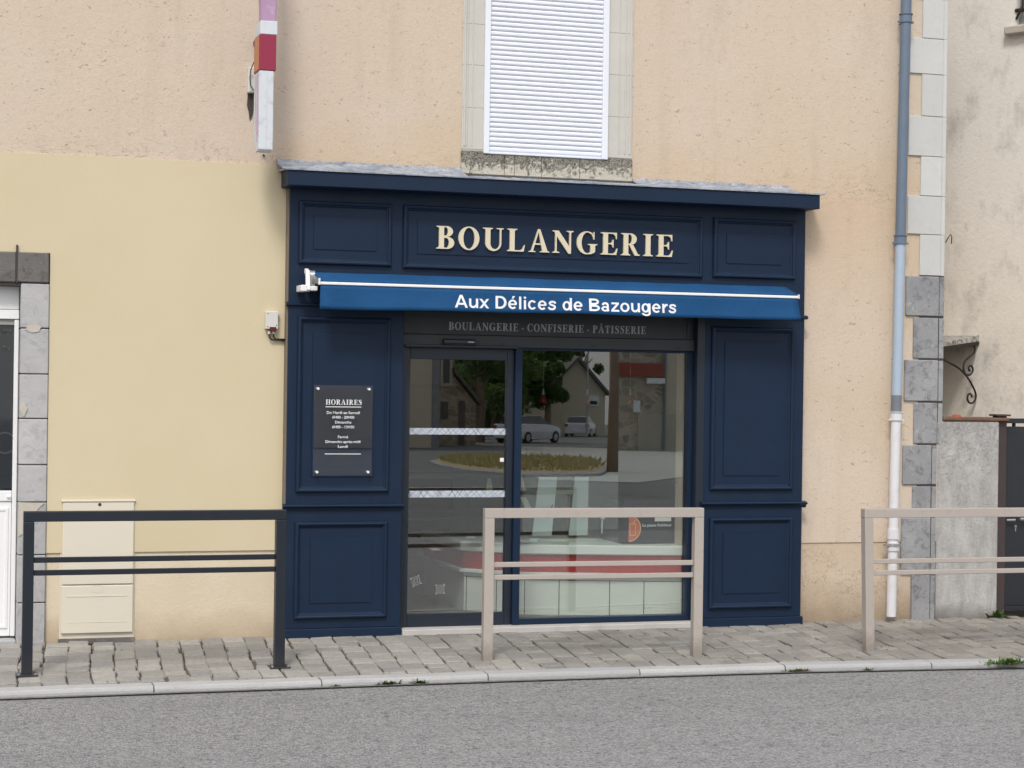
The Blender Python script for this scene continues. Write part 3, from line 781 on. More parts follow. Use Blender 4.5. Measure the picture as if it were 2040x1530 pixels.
# ------------------------------------------------------------------ awning
AW = thing('awning', 'rolled up bright blue canvas awning with white lettering on its hanging valance', 'awning', (1.88, -.08, 2.2))
fb = MB(); n = 40
pf = [(-.118,2.412),(-.135,2.424),(-.16,2.4225),(-.19,2.413),(-.225,2.399),(-.262,2.384),(-.297,2.371),(-.309,2.362),(-.309,2.354)]
ra = random.Random(4)
wob = [ra.uniform(-.0025, .0025) for _ in range(n+1)]
b0 = len(fb.v)
for i in range(n+1):
    for k, (y, z) in enumerate(pf):
        s_ = k/(len(pf)-1)
        x = .132 + (.158-.132)*s_ + (3.572+.03*s_ - (.132+.026*s_))*i/n
        fb.v.append((x, y, z + wob[i]*math.sin(math.pi*s_)*1.2))
mm = len(pf)
for i in range(n):
    for k in range(mm-1):
        fb.f.append((i*mm+k, (i+1)*mm+k, (i+1)*mm+k+1, i*mm+k+1)); fb.m.append(0)
fo = fb.build('canopy_fabric', M_awning, AW, smooth=True); md = fo.modifiers.new('s', 'SOLIDIFY'); md.thickness = .002
m = MB(); m.box(.158, 3.604, -.322, -.288, 2.334, 2.3525); m.build('front_bar', M_white_lacquer, AW, bevel=.003)
for q4 in ((.148, .1575, -.326, -.286, 2.332, 2.376), (3.6045, 3.612, -.325, -.287, 2.331, 2.362)):
    m = MB(); m.box(*q4); m.build('bar_end_cap', M_white_lacquer, AW, bevel=.003)
def vy(u, s_): return -.314 - .012*s_ + s_*(.009*math.sin(u*17+.7) + .005*math.sin(u*43)) + .003*math.sin(s_*3.1)
vb = MB(); nz = 7
for i in range(61):
    for k in range(nz):
        s_ = k/(nz-1); u = i/60
        x = .160 + u*(3.600-.160) + s_*(-.004 + .022*u)
        y = vy(u, s_)
        vb.v.append((x, y, 2.3335 - s_*(.154 + .005*math.sin(u*6.5+1.6) + .0025*math.sin(u*21) - .012*max(0, u-.86)/.14)))
for i in range(60):
    for k in range(nz-1):
        vb.f.append((i*nz+k, (i+1)*nz+k, (i+1)*nz+k+1, i*nz+k+1)); vb.m.append(0)
vo = vb.build('valance', M_awning, AW, smooth=True); md = vo.modifiers.new('s', 'SOLIDIFY'); md.thickness = .0022; md.offset = 0
# plain bold grotesque letters, printed on the canvas and following its ripples
WS = .172
def stroke(pts, w=WS):
    P = [Vector(p) for p in pts]; o, i = [], []
    for k, p in enumerate(P):
        d1 = (p-P[k-1]).normalized() if k else (P[1]-P[0]).normalized(); d2 = (P[k+1]-p).normalized() if k < len(P)-1 else d1
        n1 = Vector((-d1.y, d1.x)); n = n1 + Vector((-d2.y, d2.x)); n = n.normalized(); f = min(1.6, 1/max(.3, n.dot(n1)))
        o.append(tuple(p+n*w/2*f)); i.append(tuple(p-n*w/2*f))
    return strip(o, i)
def bar_(x0, x1, y0, y1): return [[(x0,y0),(x1,y0),(x1,y1),(x0,y1)]]
XH = .735; h2 = WS/2
def ringO(cx, rx, y0=-.012, y1=XH+.012, a0=0, a1=360): return strip(arc(cx, (y0+y1)/2, rx, (y1-y0)/2, a0, a1, 28), arc(cx, (y0+y1)/2, rx-WS, (y1-y0)/2-WS*.86, a0, a1, 28))
_e = ringO(.375, .345, a0=0, a1=318) + bar_(.06+WS*.6, .72-WS*.3, .31, .31+.125)
H = {
 'A': (1.0, [[(0,0),(.19,0),(.595,1),(.405,1)][0:1]+[(.185,0),(.50,.80),(.50,1),(.40,1)], [(1.0,0),(.60,1),(.50,1),(.50,.80),(.815,0)]] + bar_(.30, .70, .22, .37)),
 'u': (.83, bar_(.07,.07+WS,.27,XH) + strip(arc(.385,.29,.315,.305,180,300,14), arc(.385,.30,.315-WS,.30-WS*.86,180,300,14)) + bar_(.60,.60+WS,0,XH)+[[(.50,.02),(.60,.10),(.60,.30),(.46,.15)]]),
 'x': (.76, [[(0,XH),(.205,XH),(.76,0),(.555,0)], [(.0,0),(.205,0),(.40,.27),(.30,.39)], [(.76,XH),(.555,XH),(.36,.46),(.46,.34)]]),
 'D': (1.0, bar_(.09,.09+WS*1.1,0,1) + bowl(.09+WS*1.1,.47,.47,1,0,WS*1.1,.155)),
 'e': (.75, _e), 'c': (.75, ringO(.375,.345,a0=38,a1=322)), 'o': (.80, ringO(.40,.37,a0=0,a1=360)),
 'é': (.75, _e + [[(.30,.82),(.43,.82),(.58,1.02),(.38,1.02)]]),
 'l': (.34, bar_(.085,.085+WS,0,1)), 'i': (.34, bar_(.085,.085+WS,0,XH)+bar_(.085,.085+WS,.845,1)),
 'd': (.83, ringO(.365,.325,a0=0,a1=360) + bar_(.59,.59+WS,0,1)),
 'g': (.83, ringO(.365,.325,a0=0,a1=360) + bar_(.59,.59+WS,-.06,XH) + strip(arc(.405,-.06,.357,.225,180,360,16), arc(.405,-.06,.357-WS,.225-WS*.8,180,360,16))),
 'B': (.98, bar_(.09,.09+WS*1.1,0,1) + bowl(.09+WS*1.1,.52,.36,1,.50,WS*1.05,.15) + bowl(.09+WS*1.1,.54,.40,.5005,0,WS*1.05,.15)),
 'a': (.77, stroke([(.15,.50),(.19,.60),(.29,.655),(.40,.66),(.51,.615),(.555,.52),(.555,.12),(.60,.02)], .165) + strip(arc(.33,.205,.29,.217,0,360,24), arc(.34,.205,.135,.085,0,360,24))),
 'z': (.70, bar_(.05,.65,XH-.145,XH) + bar_(.03,.67,0,.145) + [[(.03,.145),(.25,.145),(.65,XH-.145),(.43,XH-.145)]]),
 'r': (.52, bar_(.075,.075+WS,0,XH) + stroke([(.24,.44),(.29,.57),(.38,.645),(.52,.66)], .165)),
 's': (.74, stroke([(.62,.52),(.57,.61),(.46,.66),(.32,.66),(.20,.61),(.17,.53),(.22,.45),(.36,.395),(.50,.345),(.585,.27),(.575,.16),(.49,.085),(.36,.065),(.22,.085),(.13,.15),(.095,.23)], .155)),
 ' ': (.33, [])}
tx = 'Aux Délices de Bazougers'; tot = sum(H[c][0]+.035 for c in tx)-.035; kx_ = (2.676-1.070)/tot; x_ = 1.070; vm = MB(); lay = 0
for c in tx:
    for pc_ in H[c][1]:
        lay += 1; off_ = .0030 + .0002*(lay % 5)
        P2 = [(x_+a*kx_, 2.2065+b_*.0855) for a, b_ in pc_]
        P3 = [(a, vy((a-.16)/3.44, min(1, (2.3335-b_)/.154))-off_, b_) for a, b_ in P2]
        vm.poly(P3)
    x_ += (H[c][0]+.035)*kx_
vm.build('valance_lettering', M_white_vinyl, AW, fix=False)
m = MB(); m.tube([(.13,-.17,2.372),(3.56,-.17,2.372)], .034, 16); m.build('roller_tube', M_steel, AW, smooth=True)
m = MB(); m.box(.045, .158, -.235, -.17, 2.296, 2.326); m.box(.046, .085, -.25, -.08, 2.290, 2.332); m.build('arm_bracket', M_white_lacquer, AW, bevel=.004)
m = MB(); m.prism([(-.215,2.288),(-.245,2.300),(-.215,2.43),(-.165,2.445),(-.155,2.42),(-.19,2.40)], 'x', .082, .108); m.tube([(.095,-.18,2.405),(.15,-.18,2.405)], .016, 10); m.build('support_arm', M_white_lacquer, AW, bevel=.003)
for q4 in ((.110, .150, -.19, -.082, 2.31, 2.43), (3.50, 3.54, -.2, -.082, 2.31, 2.40)):
    m = MB(); m.box(*q4); m.build('wall_bracket', M_steel, AW, bevel=.003)

# ------------------------------------------------------------------ lead flashing and mortar fillet over the cap
fl = MB(); rf_ = random.Random(8)
def flash(x0, x1, n, lip):
    b = len(fl.v); pr = [(-.235,3.0935),(-.20,3.104),(-.12,3.128),(-.05,3.150),(-.012,3.168),(-.004,3.176),(.01,3.178)]
    for i in range(n+1):
        for k, (y, z) in enumerate(pr):
            fl.v.append((x0+(x1-x0)*i/n, y+(rf_.uniform(-.006,.006) if k else 0), z+(rf_.uniform(-.006,.006)+lip if k > 1 else 0)))
    q = len(pr)
    for i in range(n):
        for k in range(q-1): fl.f.append((b+i*q+k, b+(i+1)*q+k, b+(i+1)*q+k+1, b+i*q+k+1)); fl.m.append(0)
flash(-.085, 1.19, 50, .0); flash(1.19, 2.45, 30, -.045); flash(2.45, 3.665, 45, -.012)
fo2 = fl.build('flashing', M_zinc, SF); md = fo2.modifiers.new('s', 'SOLIDIFY'); md.thickness = .006

# ------------------------------------------------------------------ opening hours plate
PLQ = thing('opening_hours_plate', 'clear plate of opening hours in white print on the left navy pillar', 'sign', (.367, -.09, 1.07))
m = MB(); m.box(.167, .567, -.122, -.117, 1.072, 1.676); m.build('acrylic_plate', M_plaque, PLQ, bevel=.0012)
m_ = M_steel
for x, z in ((.193,1.652),(.541,1.652),(.193,1.097),(.541,1.097)):
    q = MB(); q.tube([(x,-.089,z),(x,-.131,z)], .0085, 12); q.build('stud', M_white_lacquer, PLQ, smooth=False)
m = MB()
for c, pcs in serif_layout('HORAIRES', .246, .492, 1.546, .034, .12): m.merge(letter_mesh(pcs, -.1245, -.1226))
m.build('heading', M_plaque_letter, PLQ)
for z_ in (1.529, 1.215):
    m = MB(); m.box(.245, .489, -.1245, -.1226, z_, z_+.005); m.build('rule', M_plaque_letter, PLQ)
for t_, a, b, z in (('Du Mardi au Samedi', .254, .480, 1.484), ('6H00 - 20H00', .292, .442, 1.453), ('Dimanche', .312, .422, 1.420), ('6H00 - 13H30', .292, .442, 1.388),
                    ('Fermé', .332, .402, 1.322), ('Dimanche après-midi', .248, .486, 1.290), ('Lundi', .333, .400, 1.258)):
    sans(t_, a, b, z, -.1226, M_plaque_letter, 'hours_line', PLQ, bold=.02, depth=.0015, sy=.0255)

# ------------------------------------------------------------------ projecting sign
PS = thing('projecting_sign', 'weathered white and crimson projecting shop sign on the upper wall', 'sign', (-.23, -.36, 3.18))
m = MB(); m.prism([(-.452,3.182),(-.442,3.176),(-.345,3.172),(-.27,3.235),(-.255,3.262),(-.255,3.688),(-.452,3.688)], 'x', -.286, -.192); m.build('lower_cabinet', M_sign_white, PS, bevel=.004)
m = MB(); m.box(-.288, -.179, -.454, -.253, 3.690, 3.918); m.build('red_band', M_red_sign, PS, bevel=.003)
m = MB(); m.box(-.2895, -.2885, -.435, -.27, 3.70, 3.91); m.build('side_panel', M_orange_sign, PS)
m = MB(); m.box(-.284, -.172, -.452, -.255, 3.920, 4.008); m.build('upper_cabinet', M_sign_white, PS, bevel=.004)
m = MB(); pr = []
for i in range(9):
    s_ = i/8; w = .046 + .006*math.sin(s_*7); z = 4.01 + .75*s_
    pr.append((w, z, .002*math.sin(i*2.1)))
b = 0
for w, z, dx in pr: m.v += [(-.229+dx-w, -.44, z), (-.229+dx+w, -.44, z), (-.229+dx+w*.8, -.29, z), (-.229+dx-w*.8, -.29, z)]
for i in range(8):
    for q in range(4):
        q2 = (q+1) % 4; m.f.append((4*i+q, 4*i+q2, 4*i+4+q2, 4*i+4+q)); m.m.append(0)
m.f.append((32,33,34,35)); m.m.append(0); m.build('tapering_top', M_pink, PS, bevel=.006)
m = MB()
m.prism([(-.440,3.30),(-.425,3.40),(-.405,3.60),(-.40,3.675),(-.385,3.675),(-.39,3.55),(-.408,3.38),(-.43,3.26)], 'x', -.2885, -.2862)
m.prism([(-.34,3.675),(-.325,3.675),(-.335,3.50),(-.36,3.34),(-.40,3.235),(-.405,3.245),(-.37,3.36),(-.348,3.50)], 'x', -.2885, -.2862); m.build('side_motif', M_pink, PS)
m = MB(); m.box(-.242, -.236, -.4545, -.45, 3.20, 3.68); m.build('face_seam', M_sign_white, PS)
for z_ in (3.60, 3.92):
    m = MB(); m.box(-.25, -.21, -.26, .01, z_, z_+.03); m.build('wall_arm', M_old_iron, PS)
JB = thing('junction_box', 'small white junction box on the wall behind the projecting sign', 'junction box', (-.25, 0, 3.6))
m = MB(); m.box(-.290, -.222, -.045, .005, 3.603, 3.772); m.build('cover', M_box_white, JB, bevel=.006)
m = MB(); m.tube([(-.262+.03*1,-.26,3.80),(-.268,-.14,3.79),(-.276,-.07,3.75),(-.279,-.055,3.70),(-.276,-.06,3.65),(-.262,-.10,3.61),(-.25,-.25,3.60)], .0035, 8); m.build('cable', M_cable, JB, smooth=True)
hole = MB(); hole.prism([(-.283,3.60),(-.240,3.60),(-.235,3.52),(-.255,3.445),(-.268,3.425),(-.275,3.48),(-.287,3.52)], 'y', -.008, .004)
hole.build('dark_wall_stain', M_dark_joint, BLD)
wr = MB()
wr.tube([(-.190,-.006,3.50),(-.178,-.012,3.44),(-.180,-.010,3.37),(-.178,-.012,3.28)], .0035, 6); wr.tube([(-.186,-.008,3.43),(-.150,-.014,3.40)], .0025, 6); wr.tube([(-.195,-.012,3.282),(-.165,-.012,3.284)], .006, 6); wr.tube([(-.178,-.012,3.20),(-.165,-.012,3.19)], .006, 6)
tag(wr.build('loose_cable', M_old_iron, None, smooth=True), 'short loose rusty wire hanging on the wall below the projecting sign', 'cable')
# electric box on the yellow wall
EB = thing('electric_switch_box', 'small white electric box with dark red base beside the shopfront', 'electric box', (-.11, -.012, 2.04))
m = MB(); m.box(-.152, -.068, -.058, -.010, 2.042, 2.160); m.build('cover', M_box_white, EB, bevel=.004)
m = MB(); m.box(-.126, -.080, -.063, -.02, 2.028, 2.056); m.build('red_base', M_dark_red, EB, bevel=.003)
for x, z in ((-.138,2.145),(-.138,2.058),(-.081,2.068)):
    m = MB(); m.tube([(x,-.06,z),(x,-.056,z)], .0035, 8); m.build('screw', M_cable, EB)
for a_, b_, r_ in (((-.124,-.035,2.03),(-.124,-.035,2.010),.010), ((-.096,-.035,2.03),(-.096,-.035,2.010),.010), ((-.060,-.03,2.139),(-.066,-.03,2.139),.013)):
    m = MB(); m.tube([a_, b_], r_, 10); m.build('gland', M_box_white, EB)
m = MB(); m.tube([(-.124,-.035,2.02),(-.120,-.035,1.985),(-.105,-.033,1.972),(-.06,-.03,1.970),(-.010,-.03,1.966)], .0055, 8); m.build('cable', M_cable, EB, smooth=True); m = MB(); m.tube([(-.096,-.035,2.02),(-.093,-.034,1.99),(-.08,-.03,1.977),(-.010,-.028,1.976)], .0055, 8); m.build('cable', M_cable, EB, smooth=True)

# ------------------------------------------------------------------ meter cabinet
MC = thing('meter_cabinet', 'cream plastic meter cabinet set in the wall behind the black barrier', 'meter box', (-1.215, -.01, .04))
m = MB(); m.box(-1.456, -.979, -.008, .02, .0145, .918); m.build('cabinet_frame', M_meter, MC, bevel=.003)
m = MB(); m.box(-1.444, -.990, -.026, -.0085, .366, .898); m.build('upper_door', M_meter, MC, bevel=.005)
m = MB(); m.box(-1.446, -.990, -.026, -.0085, .050, .360); m.build('lower_door', M_meter, MC, bevel=.005)
m = MB(); m.box(-1.41, -1.03, -.0285, -.025, .288, .293); m.box(-1.41, -1.03, -.0275, -.025, .120, .123); m.prism([(-1.25,.359),(-1.185,.359),(-1.185,.325),(-1.20,.312),(-1.235,.312),(-1.25,.325)], 'y', -.0275, -.025); m.build('pressed_rib', M_meter, MC)
m = MB(); m.box(-1.452, -.983, -.030, -.008, .901, .912); m.build('rain_lip', M_meter, MC, bevel=.002)
m = MB(); m.tube([(-1.212,-.024,.884),(-1.212,-.030,.884)], .010, 12); m.build('lock', M_cable, MC)
m = MB(); m.box(-1.462, -.975, -.012, .02, -.02, .014); m.build('base_gap', M_lintel, MC)

# ------------------------------------------------------------------ downpipe
DP = thing('rainwater_downpipe', 'blue grey rainwater downpipe with white lower length beside the stone corner', 'pipe', (4.50, -.09, 0))
def px(z): return 4.502 + (z-.02)*.0119
def seg(name, z0, z1, r, mat, par=DP, n=16):
    q = MB(); q.tube([(px(z_), -.09, z_) for z_ in (z0, z0+.003, z1-.003, z1)], r, n); return q.build(name, mat, par, smooth=False)
seg('upper_pipe', 2.80, 6.4, .0385, M_pipe_dark); 
up_ = seg('middle_pipe', 1.655, 2.80, .037, M_pipe_light); seg('sleeve', 1.515, 1.655, .0385, M_pipe_grey); seg('lower_pipe', .03, 1.515, .0365, M_pipe_white)
for z, mt in ((4.425, M_pipe_dark), (2.797, M_pipe_dark), (1.50, M_pipe_white)):
    q = MB(); q.tube([(px(z),-.09,z-.028),(px(z),-.09,z+.028)], .046, 16); q.box(px(z)-.062, px(z)+.062, -.10, -.08, z-.030, z-.018); q.tube([(px(z),-.09,z+.03),(px(z),-.09,z+.036)], .052, 16)
    q.tube([(px(z),-.045,z-.024),(px(z),.01,z-.024)], .007, 8)
    q.build('collar', mt, DP)
q = MB(); q.tube([(px(.68),-.09,.60),(px(.68),-.09,.675)], .0445, 16); q.tube([(px(.5),-.09,.515),(px(.5),-.09,.575)], .0445, 16); q.build('coupling', M_pipe_white, DP)
q = MB(); q.box(px(.54)-.066, px(.54)+.066, -.115, -.06, .548, .562); q.tube([(px(.54),-.09,.545),(px(.54),-.09,.567)], .047, 14); q.tube([(px(.54)+.05,-.06,.555),(px(.54)+.05,.01,.555)], .006, 8); q.build('pipe_clip', M_steel, DP)
# smooth the round pipes
for o in DP.children:
    if 'pipe' in o.name and 'clip' not in o.name:
        for p_ in o.data.polygons: p_.use_smooth = len(p_.vertices) == 4

# ------------------------------------------------------------------ street barriers
def barrier(x0, x1, y, zb, ztop, r1, r2, mat, label, foot=False, tilt=0, dy=0, group=None):
    t = thing('street_barrier', label, 'barrier', ((x0+x1)/2, y, zb), group)
    w = .031
    for x in (x0, x1):
        q = MB(); q.box(x-w, x+w, y-w, y+w, zb-.01, ztop-.0605); q.build('post', mat, t, bevel=.0035, seg=2)
        if foot:
            q = MB(); q.box(x-.062, x+.062, y-.062, y+.062, zb-.006, zb+.006); fp = q.build('foot_plate', mat, t, bevel=.002)
            for bx in (-.048, .048):
                for by in (-.048, .048):
                    q = MB(); q.tube([(x+bx, y+by, zb+.0062), (x+bx, y+by, zb+.016)], .008, 6); q.build('bolt', M_steel, fp)
    q = MB(); q.box(x0-w, x1+w, y-w, y+w, ztop-.060, ztop); q.build('top_rail', mat, t, bevel=.0035, seg=2)
    for z in (r1, r2):
        q = MB(); q.box(x0+w+.0005, x1-w-.0005, y-.016, y+.016, z-.0155, z+.0155); q.build('middle_rail', mat, t, bevel=.003)
    if dy: t.rotation_euler.z = math.atan2(dy, x1-x0)
    if tilt: t.rotation_euler.y = tilt
    return t
barrier(-1.722, -.232, -1.11, -.041, .916, .630, .555, M_black_barrier, 'dark blue black tubular barrier in front of the meter cabinet', foot=True)
barrier(1.090, 2.488, -1.145, -.041, .915, .560, .480, M_beige, 'beige tubular barrier in front of the bakery window', dy=-.07, group='beige barriers along the kerb')
b3 = barrier(3.722, 5.12, -1.21, -.044, .902, .550, .473, M_beige, 'beige tubular barrier in front of the downpipe and gate', tilt=.0, dy=-.02, group='beige barriers along the kerb')
for ch in b3.children:
    if ch.name.startswith('post'):
        for v in ch.data.vertices: v.co.x -= (v.co.z)*.026
    elif ch.name.startswith('top_rail'):
        for v in ch.data.vertices: v.co.x -= .025
    else:
        for v in ch.data.vertices: v.co.x -= .015

# ------------------------------------------------------------------ right side: gate pillar, gate, neighbour
def pillar_mat():
    t = NT('lichen_blotched_cement')
    a = t.noise(7, 7, .72, .6, stretch=(1.3, 1, .45)); b = t.noise(24, 6, .7, 1.6)
    col = t.mix(t.ramp(a, .3, .7), (.29,.292,.29), (.50,.497,.49))
    x, y, z = t.xyz()
    g = t.math('ADD', b, t.math('MULTIPLY', t.math('SUBTRACT', z, 1.1), .16))
    col = t.mix(t.math('MULTIPLY', t.ramp(g, .48, .66), .62), col, (.20,.20,.197))
    col = t.mix(t.math('MULTIPLY', t.ramp(t.noise(13, 5, .7), .6, .72), .5), col, (.55,.54,.52))
    gg = t.ramp(t.math('ADD', z, t.math('MULTIPLY', t.noise(6, 4), .15)), .06, .20, (1,1,1,1), (0,0,0,1))
    col = t.mix(t.math('MULTIPLY', gg, .7), col, (.13,.12,.10))
    return t.out(col, .95, t.bump(b, .6, .012), 0, .15)
GP = thing('gate_pillar', 'lichen blotched grey cement gate pillar against the stone corner', 'pillar', (5.17, .15, 0))
m = MB(); m.box(4.918, 5.440, -.012, .40, -.05, 1.470); m.build('shaft', pillar_mat(), GP, bevel=.012)
m = MB(); m.box(4.955, 5.52, -.02, .40, 1.4715, 1.496); m.build('cap', paint('rusty_brown_cap', (.14,.075,.05), .9, .3, 14, .4, 40, dirt=(.35,.32,.28), dirt_amt=.5), GP, bevel=.005)
m = MB(); m.prism([(5.06,1.497),(5.12,1.497),(5.11,1.516),(5.09,1.520),(5.07,1.512)], 'y', .0, .05); m.build('tile_chip', paint('terracotta', (.36,.12,.07), .9, .2, 20, .3, 50), GP)
GT = thing('metal_gate', 'dark painted metal gate with latch hanging on a rusty post', 'gate', (5.7, .05, 0))
M_gate = paint('dark_slate_gate_paint', (.014,.018,.026), .5, .2, 6, .1, 40, dirt=(.04,.03,.03), dirt_amt=.5)
M_gpost = paint('rust_brown_post', (.045,.032,.034), .6, .25, 8, .15, 40, dirt=(.09,.03,.025), dirt_amt=.6)
m = MB(); m.box(5.442, 5.522, .02, .10, -.05, 1.508); m.build('post', M_gpost, GT, bevel=.004)
m = MB(); m.box(5.425, 5.545, .005, .115, 1.5085, 1.522); m.build('post_cap', M_gpost, GT)
m = MB(); m.box(5.535, 6.9, .05, .075, .07, 1.43); m.build('leaf_panel', M_gate, GT, bevel=.002)
m = MB(); m.box(5.53, 6.9, .035, .09, 1.455, 1.492); m.box(5.60, 5.615, .045, .08, 1.43, 1.456); m.box(6.2, 6.215, .045, .08, 1.43, 1.456); m.build('top_bar', M_gate, GT, bevel=.003)
m = MB(); m.box(5.53, 6.9, .035, .09, .03, .068); m.build('bottom_bar', M_gate, GT, bevel=.003)
m = MB(); m.tube([(5.53,.02,.722),(5.60,.015,.724)], .009, 8); m.tube([(5.64,.012,.730),(5.75,.012,.730)], .012, 8); m.build('latch', M_steel, GT)
m = MB(); m.tube([(5.625,.049,.672),(5.625,.046,.672)], .010, 10); m.box(5.621, 5.629, .046, .049, .635, .672); m.build('keyhole_plate', M_steel, GT)

NW = Vector((6.415, 1.2, 0)); nd = Vector((math.cos(R(-60)), math.sin(R(-60)), 0)); nn_ = Vector((-math.sin(R(60)), -math.cos(R(60)), 0))
def nw(u, o, z): return tuple(NW + nd*u + nn_*o + Vector((0, 0, z)))     # u along the wall (towards the road), o out of it
def nbox(m, u0, u1, o0, o1, z0, z1):
    b = len(m.v)
    m.v += [nw(u0,o1,z0), nw(u1,o1,z0), nw(u1,o0,z0), nw(u0,o0,z0), nw(u0,o1,z1), nw(u1,o1,z1), nw(u1,o0,z1), nw(u0,o0,z1)]
    for q in ((0,1,5,4),(1,2,6,5),(2,3,7,6),(3,0,4,7),(4,5,6,7),(3,2,1,0)): m.f.append(tuple(b+i for i in q)); m.m.append(0)
def neigh_mat():
    t = NT('stained_cream_render')
    col = t.mix(t.ramp(t.noise(1.6, 5, .65), .3, .7), (.78,.75,.69), (.72,.68,.61))
    x, y, z = t.xyz()
    hi = t.mr(t.math('ADD', z, t.math('MULTIPLY', t.noise(2.5, 5), 1.2)), 3.0, 4.6)
    col = t.mix(t.math('MULTIPLY', hi, .8), col, (.72,.715,.70))
    st = t.ramp(t.noise(3.5, 8, .75, stretch=(1, 1, .6)), .50, .70)
    col = t.mix(t.math('MULTIPLY', st, .55), col, (.30,.295,.285))
    wh = t.ramp(t.noise(16, 5, .7, stretch=(1, 1, .35)), .56, .68)
    col = t.mix(t.math('MULTIPLY', wh, .5), col, (.70,.69,.66))
    return t.out(col, .93, t.bump(t.noise(30, 5, .7), .4, .01), 0, .15)
NH = thing('neighbour_house', 'cream rendered neighbouring house with grey stains and an iron railed window', 'building', tuple(NW))
M_neigh = neigh_mat()
m = MB(); nbox(m, -3.6, -.112, -.3, 0, -.1, 7); nbox(m, -.112, 1.1, -.3, 0, -.1, 4.735); nbox(m, 1.1, 5, -.3, 0, -.1, 7); nbox(m, -.112, 1.1, -.3, 0, 6.0, 7); nbox(m, -.112, 1.1, -.3, -.15, 4.735, 6.0)
m.build('wall', M_neigh, NH, fix=False)
m = MB(); nbox(m, -.19, 1.25, -.05, .07, 4.665, 4.737); m.build('window_sill', paint('weathered_stone_sill', (.46,.43,.39), .9, .2, 8, .4, 40, dirt=(.2,.17,.14), dirt_amt=.5), NH, bevel=.01)
m = MB(); nbox(m, -.105, -.02, -.13, -.05, 4.74, 6.0); nbox(m, .95, 1.09, -.13, -.06, 4.74, 6.0); nbox(m, -.105, 1.09, -.12, -.06, 4.74, 4.82); m.build('window_frame', paint('grey_green_window_paint', (.30,.33,.32), .6, .1, 6, .05, 40), NH)
m = MB()
for k in range(7): m.tube([nw(-.055+.15*k, .0, 4.85), nw(-.055+.15*k, .0, 5.6)], .010, 6)
m.tube([nw(-.12,.0,4.87), nw(1.12,.0,4.87)], .016, 6); m.tube([nw(-.01,.0,5.6), nw(1.12,.0,5.6)], .016, 6)
m.tube([nw(-.11,.0,4.80), nw(-.09,.01,4.83), nw(-.07,.01,4.86), nw(-.055,0,4.9)], .012, 6)
m.build('iron_railing', M_old_iron, NH)
# canopy over the side entrance, with a scrolled bracket
CP = thing('door_canopy', 'small lichen covered sloping canopy on a scrolled iron bracket', 'canopy', (6.0, 1.4, 1.6))
U0 = -.415          # visible end of the canopy along the wall
def lich():
    t = NT('lichen_covered_zinc_edge')
    col = t.mix(t.ramp(t.noise(28, 6, .7, 1), .42, .62), (.50,.49,.45), (.10,.095,.085))
    return t.out(col, .9, t.bump(t.noise(40, 5), .6, .01), 0, .2)
m = MB(); b = len(m.v)
m.v += [nw(U0-1.0,0,2.115), nw(U0,0,2.115), nw(U0,.66,2.050), nw(U0-1.0,.66,2.050), nw(U0-1.0,0,2.165), nw(U0,0,2.165), nw(U0,.66,2.075), nw(U0-1.0,.66,2.075)]
for q in ((0,1,2,3),(4,5,6,7),(0,1,5,4),(1,2,6,5),(2,3,7,6),(3,0,4,7)): m.f.append(q); m.m.append(0)
m.build('sheet_roof', lich(), CP)
m = MB(); b = len(m.v)
m.v += [nw(U0-1.0,.0,2.085), nw(U0+.004,.0,2.085), nw(U0+.004,.665,2.020), nw(U0-1.0,.665,2.020), nw(U0-1.0,.0,2.114), nw(U0+.004,.0,2.114), nw(U0+.004,.665,2.049), nw(U0-1.0,.665,2.049)]
for q in ((0,1,2,3),(4,5,6,7),(0,1,5,4),(1,2,6,5),(2,3,7,6),(3,0,4,7)): m.f.append(q); m.m.append(0)
m.build('iron_frame', M_old_iron, CP)
m = MB()
def sm(pts, n=6):
    out = []
    P = [pts[0]]+list(pts)+[pts[-1]]
    for i in range(1, len(P)-2):
        for k in range(n):
            t = k/n; a, b_, c, d = (Vector(P[i-1]), Vector(P[i]), Vector(P[i+1]), Vector(P[i+2]))
            out.append(.5*((2*b_)+(-a+c)*t+(2*a-5*b_+4*c-d)*t*t+(-a+3*b_-3*c+d)*t**3))
    out.append(Vector(pts[-1])); return out
main = [(.72,1.965),(.597,1.953),(.50,1.935),(.375,1.905),(.27,1.868),(.17,1.815),(.09,1.755),(.035,1.70),(.012,1.66),(.03,1.615),(.08,1.592),(.13,1.60),(.155,1.63),(.145,1.66),(.115,1.672),(.085,1.66),(.085,1.64)]
top_ = [(.055,2.08),(.042,2.055),(.05,2.02),(.10,1.995),(.17,1.965),(.215,1.93),(.228,1.885),(.205,1.845),(.155,1.828),(.10,1.838),(.07,1.868),(.08,1.898),(.11,1.908),(.14,1.895),(.135,1.87),(.115,1.865)]
for pts in (main, top_): m.tube([nw(U0-.015, u, z) for u, z in sm(pts)], .0085, 6)
m.build('scroll_bracket', M_old_iron, CP, smooth=True)
# small details on the walls
hk = MB(); hk.tube([(4.958,-.01,2.80),(4.965,-.04,2.84),(4.978,-.045,2.86),(4.992,-.04,2.84),(4.995,-.03,2.79)], .004, 6)
tag(hk.build('iron_hook', M_old_iron, None, smooth=True), 'little rusty iron hook at the edge of the painted corner stones', 'hook')

